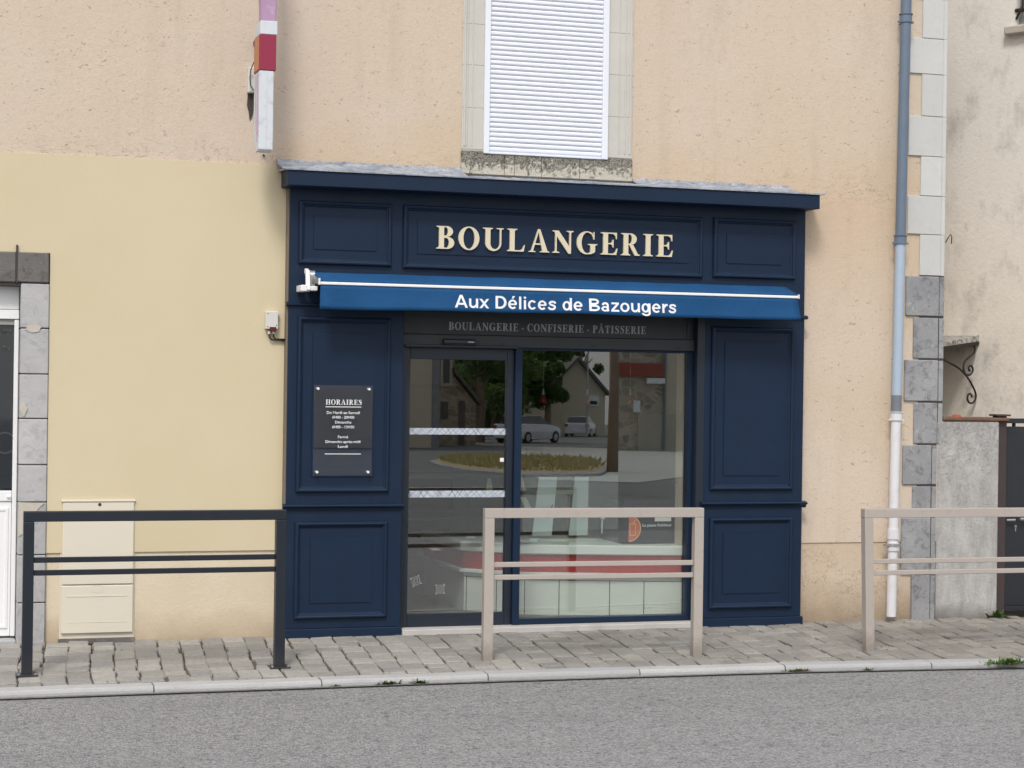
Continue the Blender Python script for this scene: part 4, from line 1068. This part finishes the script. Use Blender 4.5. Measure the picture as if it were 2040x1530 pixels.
# ------------------------------------------------------------------ plants at the kerb
def leafy(name, mat, x, y, z, n, spread, h, seed, label, w=.006, up=.6):
    r = random.Random(seed); m = MB()
    for i in range(n):
        a = r.uniform(0, 6.283); rr = abs(r.gauss(0, .5)); bx, by = x+rr*spread[0]*math.cos(a), y+rr*spread[1]*math.sin(a)
        L = h*r.uniform(.4, 1.1); d = Vector((r.uniform(-1, 1), r.uniform(-1, .6), r.uniform(up*.4, up*1.6))).normalized()
        s_ = Vector((-d.y, d.x, 0)); s_ = s_.normalized() if s_.length > 1e-4 else Vector((1,0,0)); s_ *= w*r.uniform(.6, 1.3)
        p = Vector((bx, by, z)); q = p+d*L*.55; e = p+d*L+Vector((0, 0, -L*.25))
        m.poly([p-s_*.5, p+s_*.5, q+s_, q-s_]); m.poly([q-s_, q+s_, e])
    return tag(m.build(name, mat, None, fix=False), label, 'plant')
def leafmat(name, a, b):
    t = NT(name); rnd = t.n('ShaderNodeNewGeometry').outputs['Random Per Island']
    m_ = t.out(t.mix(rnd, a, b), .6, None, 0, .3); return m_
M_grass = leafmat('green_grass', (.045,.10,.018), (.12,.19,.035)); M_dry = leafmat('dry_moss', (.14,.115,.045), (.10,.12,.03)); M_leaf = leafmat('weed_leaf', (.03,.075,.015), (.07,.13,.03))
leafy('grass_tuft', M_grass, 4.42, -1.79, -.07, 280, (.18, .04), .075, 1, 'bright green grass tuft in the kerb at the right edge', .005)
leafy('grass_tuft', M_leaf, .33, -1.585, -.095, 90, (.10, .015), .045, 2, 'low green weeds in the gutter below the navy pillar', .005)
leafy('grass_tuft', M_leaf, .53, -1.585, -.095, 70, (.06, .015), .05, 3, 'small green weed tuft in the gutter left of the beige barrier', .005)
leafy('grass_tuft', M_leaf, .02, -1.585, -.095, 20, (.04, .012), .03, 4, 'tiny green weed in the gutter near the black barrier foot', .005)
leafy('moss_tuft', M_dry, 2.98, -1.65, -.09, 160, (.10, .015), .03, 5, 'brownish dry moss in the gutter right of the beige window barrier', .004, .4)
leafy('moss_tuft', M_dry, 3.45, -1.70, -.09, 40, (.03, .012), .025, 6, 'tiny brown moss patch in the gutter before the gate barrier', .004, .4)
leafy('weed_plant', M_leaf, 5.43, -.05, -.03, 60, (.05, .03), .13, 7, 'small leafy weed growing at the foot of the gate pillar', .011, .9)
rs = random.Random(11); db_ = MB()
for i in range(420):
    x = rs.uniform(-3, 5.6); y = rs.choice((rs.gauss(-1.25, .12), rs.uniform(-1.5, -.1), rs.gauss(-.06, .05))); y = min(-.02, max(-1.5, y))
    if .75 < x < 3.02 and y > -.13 or (-.02 < x < 3.8 and y > -.1): continue
    if x < 2.2 and rs.random() < .55: continue
    s_ = rs.uniform(.003, .010); z = pz(y)+.002; a = rs.uniform(0, 3.1)
    u = Vector((math.cos(a), math.sin(a), 0))*s_; v = Vector((-math.sin(a), math.cos(a), 0))*s_*.5
    c = Vector((x, y, z)); k = Vector((0, 0, s_*.5))
    db_.poly([c-u, c-v+k, c+u, c+v+k*.4], 0 if rs.random() < .6 else 1)
M_deb1 = paint('pale_grit', (.42,.39,.34), .9, .2, 30, .1, 50); M_deb2 = paint('dry_leaf_bits', (.10,.07,.045), .9, .2, 30, .1, 50)
tag(db_.build('pavement_grit', [M_deb1, M_deb2], None, fix=False), 'scattered grit and leaf crumbs on the paving setts', 'debris', kind='stuff')

# ------------------------------------------------------------------ inside the shop
M_ctr_tile = paint('pale_tiled_counter_front', (.76,.79,.75), .4, .05, 2.5, .03, 30)
M_ctr_white = paint('white_counter_edge', (.80,.84,.82), .35, .04, 3, .02, 30)
M_ctr_red = paint('red_counter_band', (.45,.018,.018), .35, .06, 3, .02, 30)
M_grout = paint('dark_grout', (.04,.05,.045), .8, .1, 9, .1, 50)
CT = thing('bakery_counter', 'white and red curved bakery counter with glass display behind the window', 'counter', (2.2, .6, .028))
line = [(1.50,1.95),(1.52,.90),(1.86,.565),(2.45,.385),(3.02,.225),(3.05,1.95)]
def wall_line(pts, off, z0, z1, close=True):
    """vertical band following the counter's front, pushed out by off, as a closed solid"""
    m = MB(); P = [Vector(p) for p in pts]; N = []
    for i, p in enumerate(P):
        a = P[max(i-1, 0)]; c = P[min(i+1, len(P)-1)]
        d1 = (p-a).normalized() if i else (c-p).normalized(); d2 = (c-p).normalized() if i < len(P)-1 else d1
        n = Vector((-(d1+d2).y, (d1+d2).x)).normalized()*-1
        N.append(p+n*off)
    m.prism([tuple(q) for q in N], 'z', z0, z1); return m
wall_line(line, 0, .03, .31).build('tiled_base', M_ctr_tile, CT)
m = MB()
for (a, b_) in zip(line[1:4], line[2:5]):
    A, B = Vector(a), Vector(b_); d = (B-A).normalized(); n = Vector((d.y, -d.x)); L = (B-A).length; k = 0
    ss = [0.02] + [x for x in (.27, .54) if x < L-.1]
    for s_ in ss:
        c = A+d*s_; q0 = c-d*.003+n*.0; q1 = c+d*.003+n*.0
        m.prism([tuple(q0-n*.01), tuple(q1-n*.01), tuple(q1+n*.002), tuple(q0+n*.002)], 'z', .032, .285)
    m.prism([tuple(A-n*.01), tuple(B-n*.01), tuple(B+n*.0025), tuple(A+n*.0025)], 'z', .279, .284)
m.build('tile_joint', M_grout, CT)
wall_line(line, .045, .311, .340).build('lower_ledge', M_ctr_white, CT, bevel=.006)
wall_line(line, .012, .341, .468).build('red_band', M_ctr_red, CT)
wall_line(line, .040, .469, .540).build('counter_top', M_ctr_white, CT, bevel=.008)
# glass display case on the counter
DC = thing('display_case', 'empty glass pastry display case standing on the counter', 'display case', (2.1, .9, .541))
def pane(name, a, b_, z0, z1, lean=0):
    A, B = Vector(a), Vector(b_); d = (B-A).normalized(); n = Vector((d.y, -d.x))
    m = MB(); q = len(m.v)
    for off in (0, .006):
        for P_, z, ln in ((A, z0, 0), (B, z0, 0), (B, z1, lean), (A, z1, lean)):
            v = P_ - n*off - n*ln; m.v.append((v.x, v.y, z))
    for f_ in ((0,1,2,3),(7,6,5,4),(0,1,5,4),(1,2,6,5),(2,3,7,6),(3,0,4,7)): m.f.append(tuple(q+i for i in f_)); m.m.append(0)
    return m.build(name, M_glass_case, DC)
pane('front_pane', (1.555,.95), (1.865,.62), .541, 1.045, .06); pane('front_pane', (1.875,.615), (2.54,.41), .541, 1.045, .06)
pane('side_pane', (1.545,1.6), (1.545,.97), .541, 1.045)
M_case_frame = paint('dark_case_frame', (.02,.025,.026), .4, .1, 5, .02, 40)
m = MB(); m.box(1.55, 2.5, 1.35, 1.39, .541, 1.06); m.build('back_panel', M_case_frame, DC)
m = MB(); m.prism([(1.56,1.34),(1.56,1.06),(1.90,.80),(2.50,.62),(2.50,1.34)], 'z', 1.046, 1.058); m.build('top_pane', M_glass_case, DC)
m = MB(); m.prism([(1.60,1.33),(1.60,1.12),(1.92,.88),(2.46,.72),(2.46,1.33)], 'z', .790, .797); m.build('glass_shelf', M_glass_case, DC)
M_paper = paint('white_card', (.80,.84,.88), .5, .04, 6, .02, 40)
M_card_cream = paint('cream_card', (.50,.49,.38), .6, .06, 6, .02, 40)
CG = 'white folded cards leaning in the display case'
def lean_card(xb0, xb1, xt0, xt1, z0, z1, yb, yt, mat, name, label, cat='card', group=None):
    m = MB(); t_ = .004
    m.v += [(xb0,yb,z0),(xb1,yb,z0),(xt1,yt,z1),(xt0,yt,z1),(xb0,yb+t_,z0),(xb1,yb+t_,z0),(xt1,yt+t_,z1),(xt0,yt+t_,z1)]
    for f_ in ((0,1,2,3),(7,6,5,4),(0,1,5,4),(1,2,6,5),(2,3,7,6),(3,0,4,7)): m.f.append(f_); m.m.append(0)
    return tag(m.build(name, mat), label, cat, group)
lean_card(2.030,2.182,2.108,2.252,.575,1.005,.86,.95,M_paper,'price_board','tall white leaning board with dark script, left of two in the display case','board',CG)
lean_card(2.318,2.470,2.394,2.502,.575,1.010,.86,.95,M_paper,'price_board','plain tall white leaning board, right of two in the display case','board',CG)
sc_ = MB(); r9 = random.Random(3)
pts = [(2.10+.014*i, .868+.02, .742+.0075*i+r9.uniform(-.012,.012)) for i in range(8)]
sc_.tube([(x, .8975-.012, z) for x, y, z in pts], .005, 6)
o_ = sc_.build('script_scrawl', M_case_frame, bpy.data.objects['price_board'])
lean_card(1.985,2.075,1.985,2.075,.545,.560,.78,.80,M_paper,'paper_tray','flat white tray at the left end of the display case','tray')
m = MB(); m.box(2.05, 2.50, .74, 1.0, .541, .556); tag(m.build('serving_board', M_card_cream, None, bevel=.003), 'pale serving board under the white leaning boards', 'board')
m = MB(); m.box(2.10, 2.46, .955, 1.0, .875, .905); tag(m.build('shelf_strip', M_card_cream, None, bevel=.002), 'pale strip crossing behind the white leaning boards', 'strip')
lean_card(1.905,1.955,1.885,1.930,.915,1.04,.80,.83,M_card_cream,'menu_card','folded cream card nearest the door post','card')
lean_card(1.965,2.015,1.925,1.968,.76,.865,.80,.83,M_card_cream,'menu_card','cream card below the folded one in the display case','card')
lean_card(1.665,1.730,1.690,1.715,.86,1.01,.86,.90,M_card_cream,'table_tent','pale triangular tent card seen through the door','card')
m = MB(); m.box(2.52, 2.528, .70, .708, .60, .70); m.box(2.518, 2.54, .69, .72, .705, .725); tag(m.build('card_holder', M_paper), 'thin upright white card holder beside the drinks cooler', 'holder')
# drinks cooler with the orange mark
FC = thing('drinks_cooler', 'low dark drinks cooler with an orange half round mark on the counter', 'cooler', (2.83, .5, .541))
m = MB(); m.box(2.590, 3.075, .44, .95, .542, .86); m.build('body', M_char, FC, bevel=.004)
m = MB(); m.prism([(2.632,.542+.02)] + [(2.632+.098*math.cos(a), .655+.098*math.sin(a)) for a in [R(-88+176*i/22) for i in range(23)]], 'y', .4365, .4395); m.build('orange_half_disc', paint('orange_vinyl', (.62,.17,.055), .5, .05, 9, .02, 40), FC)
M_pale_or = paint('pale_orange_line', (.75,.42,.30), .5, .04, 9, .02, 40)
m = MB()
for i in range(22):
    a, b_ = R(-86+172*i/22), R(-86+172*(i+1)/22)
    m.prism([(2.632+.090*math.cos(a), .655+.090*math.sin(a)), (2.632+.098*math.cos(a), .655+.098*math.sin(a)), (2.632+.098*math.cos(b_), .655+.098*math.sin(b_)), (2.632+.090*math.cos(b_), .655+.090*math.sin(b_))], 'y', .4345, .4364)
for x0, x1, z0, z1 in ((2.640,2.645,.602,.692),(2.683,2.688,.602,.692),(2.6455,2.6825,.602,.608),(2.6455,2.6825,.686,.692)): m.box(x0, x1, .4345, .4364, z0, z1)
m.prism([(2.662,.6925),(2.668,.6925),(2.686,.715),(2.681,.719)], 'y', .4345, .4364)
m.build('cup_outline', M_pale_or, FC)
sans('La pause fraîcheur', 2.742, 2.972, .668, .4385, M_white_vinyl, 'slogan', FC, bold=.015, depth=.0015, sy=.030)
m = MB(); m.box(2.838, 2.965, .433, .4395, .706, .736); m.build('shelf_label', M_white_lacquer, FC)
m = MB(); m.box(3.012, 3.021, .434, .4395, .565, .76); m.build('orange_stripe', paint('orange_stripe', (.60,.19,.11), .5, .05, 9, .02, 40), FC)
# interior rails behind the door
m = MB(); m.box(.90, 1.60, .60, .63, .768, .790); m.box(.90, 1.60, .60, .63, .716, .738); m.box(.90, .93, .60, .63, .03, .79); tag(m.build('queue_rail', M_black), 'pair of dark rails inside behind the sliding door', 'rail')
# pendant lamps
M_lamp_red = paint('red_glass_shade', (.50,.035,.02), .25, .08, 9, .02, 40)
L0 = thing('pendant_lamp', 'red pendant lamp with white stem nearest the door, left of three', 'lamp', (2.216, 1.2, 1.56), 'red pendant lamps over the counter')
m = MB(); m.tube([(2.216,1.2,1.56),(2.216,1.2,1.575),(2.216,1.2,1.60),(2.216,1.2,1.622)], [.026,.024,.017,.010], 18); m.build('shade', M_lamp_red, L0, smooth=True)
m = MB(); m.tube([(2.216,1.2,1.6225),(2.216,1.2,1.668)], [.010,.005], 12); m.build('stem', M_white_lacquer, L0, smooth=True)
m = MB(); m.tube([(2.216,1.2,1.668),(2.216,1.2,2.70)], .0015, 6); m.build('cord', M_steel, L0)
dup(L0, (2.573, 1.2, 1.562), label='red pendant lamp with white stem, middle of three over the counter')
dup(L0, (2.925, 1.2, 1.568), label='red pendant lamp with white stem nearest the right pillar')
# shelf unit at the back
m = MB(); m.box(-.9, 3.0, 3.55, 3.89, .03, .9); m.box(-.9, 3.0, 3.5, 3.89, 1.25, 1.29); m.box(-.9, 3.0, 3.5, 3.89, 1.65, 1.69)
for x in (-.9, .4, 1.7, 2.96): m.box(x, x+.04, 3.5, 3.89, .9, 2.1)
tag(m.build('bread_shelves', paint('brown_shelf_wood', (.15,.095,.055), .6, .15, 5, .1, 30)), 'brown wooden bread shelves along the back wall', 'shelves')

# ------------------------------------------------------------------ across the street (seen in the glass)
def facing_box(m, x0, x1, y0, y1, z0, z1, mi=0): m.box(x0, x1, y0, y1, z0, z1, mi)
M_tan = render_wall('tan_house_render', (.66,.57,.44), (.60,.52,.40), amt=0, grain=.5)
TH = thing('tan_house', 'tall tan rendered house across the street mirrored in the door', 'house', (16, -70, -1.1))
m = MB(); m.box(11.5, 18.95, -75, -65.9, -1.4, 7.5); m.build('wall', M_tan, TH)
m = MB(); m.box(18.955, 19.25, -66.3, -65.85, -1.4, 7.5); m.build('corner_stones', M_granite, TH)
m = MB(); m.prism([(-66.0+.5,7.5),(-70.5,10),(-75.5,7.5)], 'x', 11.2, 19.3); m.build('roof', M_lintel, TH)
m = MB(); m.box(12.6, 13.5, -65.86, -65.8, 2.2, 4.0); m.box(15.4, 16.3, -65.86, -65.8, 2.2, 4.0); m.build('window', M_white_lacquer, TH)
def rubble():
    t = NT('rubble_stone_wall')
    v = t.n('ShaderNodeTexVoronoi', Scale=1.9); 
    mp = t.n('ShaderNodeMapping'); mp.inputs['Scale'].default_value = (1, 1, 1.7); t.l(t.co.outputs['Object'], mp.inputs[0])
    t.l(mp.outputs[0], v.inputs['Vector'])
    v3 = t.n('ShaderNodeTexVoronoi', Scale=1.9); v3.feature = 'DISTANCE_TO_EDGE'; t.l(mp.outputs[0], v3.inputs['Vector'])
    s_ = t.n('ShaderNodeSeparateColor'); t.l(v.outputs['Color'], s_.inputs[0])
    col = t.mix(s_.outputs[0], (.28,.23,.165), (.56,.49,.38))
    col = t.mix(t.math('MULTIPLY', t.noise(9, 5, .7), .6), col, (.33,.29,.23))
    col = t.mix(t.ramp(v3.outputs['Distance'], .0, .07, (1,1,1,1), (0,0,0,1)), col, (.58,.53,.44))
    return t.out(col, .9, t.bump(v3.outputs['Distance'], .6, .05), 0, .2)
M_rubble = rubble()
SH = thing('stone_house', 'old rubble stone house with white window beside the tan house', 'house', (21.5, -72, -1.2))
m = MB(); m.prism([(19.3,-1.4),(22.70,-1.4),(22.70,.75),(21.6,2.05),(21.6,6),(19.3,6)], 'y', -78, -71.9); m.build('wall', M_rubble, SH)
m = MB(); m.box(20.95, 21.50, -71.9, -71.82, 1.55, 3.6); m.build('window_surround', M_surround, SH)
m = MB(); m.box(21.08, 21.37, -71.82, -71.79, 1.7, 3.5); m.build('pane', M_dark_glass, SH)
m = MB(); m.box(21.0, 21.35, -71.9, -71.85, .05, .85); m.box(21.85, 22.15, -71.9, -71.85, -1.15, .9); m.build('shutter', M_lintel, SH)
m = MB(); m.prism([(22.85,.68),(22.95,.80),(21.55,2.42),(21.55,2.2)], 'y', -78.2, -71.6); m.build('roof', M_lintel, SH)
pole = MB(); pole.tube([(19.9,-71.4,-1.2),(19.9,-71.4,6)], .05, 8); tag(pole.build('drainpipe', M_pipe_grey), 'dark drainpipe on the rubble stone house', 'pipe')

M_tan2 = render_wall('beige_gable_render', (.68,.60,.44), (.62,.55,.41), amt=0, grain=.5)
GH = thing('gable_house', 'beige gabled house with a white window behind the parked car', 'house', (45, -120, -1))
m = MB(); m.prism([(41.5,-2.3),(46.15,-2.3),(46.15,1.14),(43.96,3.5),(41.5,1.0)], 'y', -126, -117.9); m.build('gable_wall', M_tan2, GH)
m = MB(); m.prism([(46.35,.95),(46.45,1.10),(43.96,3.80),(41.3,1.1),(41.4,.95),(43.96,3.52)], 'y', -126.3, -117.5); m.build('roof', M_lintel, GH)
m = MB(); m.box(44.85, 45.65, -117.9, -117.8, .18, .95); m.build('window', M_white_lacquer, GH)
m = MB(); m.box(44.95, 45.5, -117.8, -117.77, .3, .55); m.build('pane', M_dark_glass, GH)

SB = thing('stone_shop', 'rubble stone building with a red sign band mirrored in the shop window', 'building', (27, -62, -.9))
m = MB(); m.prism([(25.1,-59.9),(29.8,-59.9),(34,-70),(29.4,-70)], 'z', -1.2, 8); m.build('wall', M_rubble, SB)
m = MB(); m.box(27.15, 29.9, -59.9, -59.84, -1.2, 8); m.build('render_panel', M_tan, SB)
m = MB(); m.box(25.1, 27.08, -59.9, -59.7, 2.08, 2.62); m.build('sign_band', paint('brick_red_sign', (.30,.05,.03), .6, .15, 3, .05, 30), SB)
m = MB(); m.tube([(27.12,-59.75,-1),(27.12,-59.75,8)], .06, 8); m.build('downpipe', M_pipe_dark, SB)
m = MB(); m.box(25.8, 26.08, -59.9, -59.8, .62, 1.1); m.box(26.3, 27.08, -59.7, -59.6, 1.80, 2.02); m.build('plate', M_white_lacquer, SB)
m = MB(); m.box(26.0, 28.8, -59.9, -59.82, -1.1, .55); m.build('shop_glazing', paint('pale_shop_glazing', (.46,.41,.33), .3, .2, 2, .1, 10), SB)
m = MB(); m.prism([(25.0,-59.5),(30.0,-59.5),(34.4,-70.5),(29.4,-70.5)], 'z', 8, 8.6); m.build('roof', M_lintel, SB)

# island with dry grass, in front of the car park
M_strawgrass = leafmat('dry_yellow_grass', (.52,.43,.22), (.34,.33,.13))
isl = MB(); pts = []
poly_ = [(10.7,-27.8),(12.5,-27.7),(15.0,-33.6),(17.05,-40.2),(16.6,-43.6),(15.4,-44.6),(13.6,-44.4),(11.9,-40.2),(11.0,-35.9),(10.4,-31.0)]
for i in range(36):
    f_ = i/36*len(poly_); a, b = poly_[int(f_)], poly_[(int(f_)+1) % len(poly_)]; s_ = f_-int(f_)
    pts.append((a[0]+(b[0]-a[0])*s_, a[1]+(b[1]-a[1])*s_))
b = 0
isl.v += [(x, y, gz(y)-.1) for x, y in pts] + [(x, y, gz(y)+.07) for x, y in pts] + [(13.6+(x-13.6)*.96, -36.5+(y+36.5)*.95, gz(y)+.08) for x, y in pts]
N = 36
for r_ in (0, N):
    for i in range(N):
        j = (i+1) % N; isl.f.append((r_+i, r_+j, r_+N+j, r_+N+i)); isl.m.append(0)
isl.f.append(tuple(2*N+i for i in range(N))); isl.m.append(1)
M_isl = paint('dry_island_soil', (.33,.265,.15), .95, .25, 1.5, .3, 10, dirt=(.19,.19,.10), dirt_amt=.6, dscale=.8)
tag(isl.build('traffic_island', [M_granite, M_isl]), kind='structure')
r = random.Random(21); gm = MB()
for i in range(1500):
    k_ = r.randrange(36); q = math.sqrt(r.random())*.93; s_ = r.random(); (xa, ya), (xb, yb) = pts[k_], pts[(k_+1) % 36]
    x, y = 13.6+(xa+(xb-xa)*s_-13.6)*q, -36.5+(ya+(yb-ya)*s_+36.5)*q; z = gz(y)+.13
    h = r.uniform(.05, .18); dx = r.uniform(-.12, .12); gm.poly([(x-.03, y, z), (x+.03, y, z), (x+dx, y+r.uniform(-.1,.1), z+h)])
tag(gm.build('island_grass', M_strawgrass, None, fix=False), 'dry yellowing grass on the traffic island', 'grass', kind='stuff')
cp_ = MB(); cp_.poly([(16,-46,gz(-46)+.012),(23.5,-69.8,gz(-69.8)+.012),(31,-59,gz(-59)+.012),(23,-40,gz(-40)+.012),(12,-24,gz(-24)+.012),(10.5,-26,gz(-26)+.012)])
tag(cp_.build('path', paint('pale_concrete_path', (.36,.37,.35), .9, .12, 1, .2, 10), None, fix=False), kind='structure')

# trees
def leaf_mat2(name, a, b):
    t = NT(name); rnd = t.n('ShaderNodeNewGeometry').outputs['Random Per Island']
    c_ = t.mix(t.ramp(rnd, .2, .9), a, b); t.out(c_, .55, None, 0, .35)
    tl = t.n('ShaderNodeBsdfTranslucent'); t.l(t.mix(.5, c_, (b[0]*1.3, b[1]*1.3, b[2])), tl.inputs[0])
    mx = t.n('ShaderNodeMixShader'); mx.inputs[0].default_value = .45; t.l(t.b.outputs[0], mx.inputs[1]); t.l(tl.outputs[0], mx.inputs[2])
    t.l(mx.outputs[0], t.t.nodes['Material Output'].inputs[0]); return t.mat
M_tree = leaf_mat2('dark_foliage', (.035,.09,.02), (.11,.21,.05)); M_tree2 = leaf_mat2('mid_foliage', (.045,.10,.028), (.12,.20,.055))
M_bark = paint('brown_bark', (.25,.175,.125), .95, .25, 3, .6, 12)
def tree(name, label, x, y, h, cr_x, z0, n, leaf, seed, mat=M_tree, trunk=.3):
    r = random.Random(seed); base_z = gz(y)
    t = thing(name, label, 'tree', (x, y, base_z), 'trees across the street')
    m = MB(); top = Vector((x, y, base_z+h*.62))
    m.tube([(x,y,base_z-.1),(x+.05,y,base_z+h*.25),(x-.05,y+.1,base_z+h*.45),tuple(top)], [trunk,trunk*.8,trunk*.6,trunk*.3], 10)
    cl = []
    for k in range(9):
        a = r.uniform(0, 6.283); e = Vector((x+cr_x*.65*math.cos(a), y+cr_x*.65*math.sin(a), base_z+h*r.uniform(.5,.88)))
        s_ = Vector((x, y, base_z+h*r.uniform(.3,.5))); m.tube([s_, (s_+e)/2+Vector((0,0,.3)), e], [trunk*.35,trunk*.22,.03], 6)
    m.build('trunk', M_bark, t)
    for k in range(26):
        a = r.uniform(0, 6.283); q = math.sqrt(r.random()); zz = r.uniform(0, 1)
        rad = cr_x*(.45+.55*math.sin(math.pi*min(1, .18+zz*.82)))
        cl.append((Vector((x+rad*q*math.cos(a), y+rad*q*math.sin(a), base_z+z0+(h-z0)*zz)), cr_x*r.uniform(.22,.40)))
    c = MB()
    for i in range(n):
        p, s_ = r.choice(cl); d = Vector((r.gauss(0,1), r.gauss(0,1), r.gauss(0,.75))); d = d.normalized()*s_*(r.random()**.35)
        q = p+d; u = Vector((r.gauss(0,1), r.gauss(0,1), r.gauss(0,.5))).normalized(); v = u.orthogonal().normalized(); L = leaf*r.uniform(.6, 1.4)
        c.poly([q-u*L*.5, q+v*L*.3, q+u*L*.5, q-v*L*.3])
    c.build('crown', mat, t, fix=False); return t
tree('broadleaf_tree', 'big dark broadleaf tree mirrored above the parked cars', 40.2, -126, 9.5, 4.2, 2.0, 9000, .42, 1)
tree('broadleaf_tree', 'dark broadleaf tree mirrored above the sliding door glass', 33.5, -115, 10.5, 4.6, 2.4, 9000, .42, 2)
tree('broadleaf_tree', 'green broadleaf tree behind the rubble stone house', 26.5, -84, 7.5, 2.9, 1.8, 7000, .30, 3, M_tree2)
tree('broadleaf_tree', 'rounded tree in front of the beige gabled house', 40.9, -115.5, 6.4, 2.0, 2.2, 6000, .3, 4)
tree('conifer_tree', 'slim dark tree right of the beige gabled house', 48.9, -131, 9.0, 1.5, 1.0, 5000, .28, 5, M_tree2)
tree('broadleaf_tree', 'low dark tree between the stone house and the parked cars', 29.0, -97, 5.5, 2.6, 1.0, 5000, .3, 6)
pt_ = MB(); z_ = gz(-31.4); pt_.tube([(14.2,-31.4,z_-.1),(14.22,-31.4,z_+2.2),(14.18,-31.45,z_+6)], [.15,.12,.105], 12)
for sgn in (-1, 1):
    pt_.tube([(14.2,-31.45,z_+4),(14.2+sgn*.5,-31.6,z_+5.2),(14.2+sgn*.8,-31.8,z_+7)], [.08,.06,.03], 8)
tag(pt_.build('bare_tree_trunk', M_bark, None, smooth=True), 'brown tree trunk mirrored in the middle of the shop window', 'tree trunk')
M_fence = paint('grey_brown_fence_boards', (.13,.10,.075), .9, .2, 1.2, .2, 8)
m = MB()
x = 30.0
while x < 48.5:
    y = -124-(x-30)*.3; m.box(x, x+.28, y, y+.05, gz(y)-.1, gz(y)+2.0+.06*math.sin(x*3)); x += .295
tag(m.build('board_fence', M_fence), 'long brown board fence behind the parked cars', 'fence')

# parked cars
M_car = paint('white_car_paint', (.66,.67,.69), .22, .02, 2, 0, 30, spec=.6)
M_tyre = paint('tyre_rubber', (.015,.015,.016), .9, .1, 20, .1, 50); M_rim = paint('alloy_rim', (.45,.46,.47), .3, .05, 20, 0, 50, metal=.8)
M_tail = paint('red_tail_lamp', (.30,.01,.01), .25, .05, 20, 0, 50)
CAR = thing('parked_car', 'white hatchback parked by the board fence, seen from behind', 'car', (0, 0, 0), 'white cars in the car park')
m = MB()
secs = [(-2.02,.30,.80,.72),(-1.98,.25,.98,.82),(-1.6,.22,1.02,.87),(-.6,.2,1.0,.89),(.7,.2,.96,.89),(1.5,.22,.86,.86),(1.95,.26,.74,.78),(2.05,.34,.58,.62)]
for x, z0, z1, w in secs: m.v += [(x,-w,z0),(x,-w*1.02,(z0+z1)*.5),(x,-w*.93,z1),(x,w*.93,z1),(x,w*1.02,(z0+z1)*.5),(x,w,z0)]
for i in range(len(secs)-1):
    for q in range(6):
        q2 = (q+1) % 6; m.f.append((6*i+q, 6*i+q2, 6*i+6+q2, 6*i+6+q)); m.m.append(0)
m.f.append(tuple(range(6))); m.m.append(0); m.f.append(tuple(range(6*7+5, 6*7-1, -1))); m.m.append(0)
rs_ = [(-1.75,1.02,.66),(-1.25,1.44,.60),(.15,1.46,.60),(.95,.98,.68)]
b = len(m.v)
m.v += [(-1.45,-.60,1.42),(.2,-.60,1.45),(.2,.60,1.45),(-1.45,.60,1.42),(-1.5,-.61,1.37),(.28,-.61,1.40),(.28,.61,1.40),(-1.5,.61,1.37)]
for q in ((0,1,2,3),(4,5,6,7),(0,1,5,4),(1,2,6,5),(2,3,7,6),(3,0,4,7)): m.f.append(tuple(b+i for i in q)); m.m.append(0)
m.build('body', M_car, CAR, bevel=.03, smooth=False)
m = MB(); m.v += [(-1.86,-.72,.97),(.98,-.74,.95),(.98,.74,.95),(-1.86,.72,.97),(-1.48,-.60,1.385),(.26,-.60,1.41),(.26,.60,1.41),(-1.48,.60,1.385)]
for q in ((0,1,5,4),(1,2,6,5),(2,3,7,6),(3,0,4,7)): m.f.append(q); m.m.append(0)
m.build('windows', M_dark_glass, CAR)
for x in (-1.3, 1.3):
    for s_ in (-1, 1):
        q = MB(); q.tube([(x, s_*.70, .31), (x, s_*.90, .31)], .31, 20); w_ = q.build('wheel', M_tyre, CAR)
        q = MB(); q.tube([(x, s_*.895, .31), (x, s_*.91, .31)], .19, 16); q.build('rim', M_rim, w_)
for s_ in (-1, 1):
    q = MB(); q.box(-2.03, -1.93, s_*.72-.12, s_*.72+.12, .72, .92); q.build('tail_light', M_tail, CAR, bevel=.02)
q = MB(); q.box(-2.045, -2.0, -.26, .26, .45, .56); q.build('number_plate', M_white_lacquer, CAR)
y1 = -113.0; CAR.location = (42.55, y1, gz(y1)); CAR.rotation_euler.z = R(-62)
y2 = -82.2
dup(CAR, (28.6, y2, gz(y2)), R(-38), 'white car parked nearer, cut by the door post in the mirror image')
lp = MB(); y = -108; lp.tube([(41.2,y,gz(y)),(41.2,y,gz(y)+6.4)], [.08,.05], 8); lp.tube([(41.2,y,gz(y)+6.4),(41.9,y,gz(y)+6.7)], .04, 6); lp.box(41.8,42.3,y-.1,y+.1,gz(y)+6.62,gz(y)+6.74)
tag(lp.build('street_lamp', M_steel), 'grey street lamp before the beige gabled house', 'street lamp')
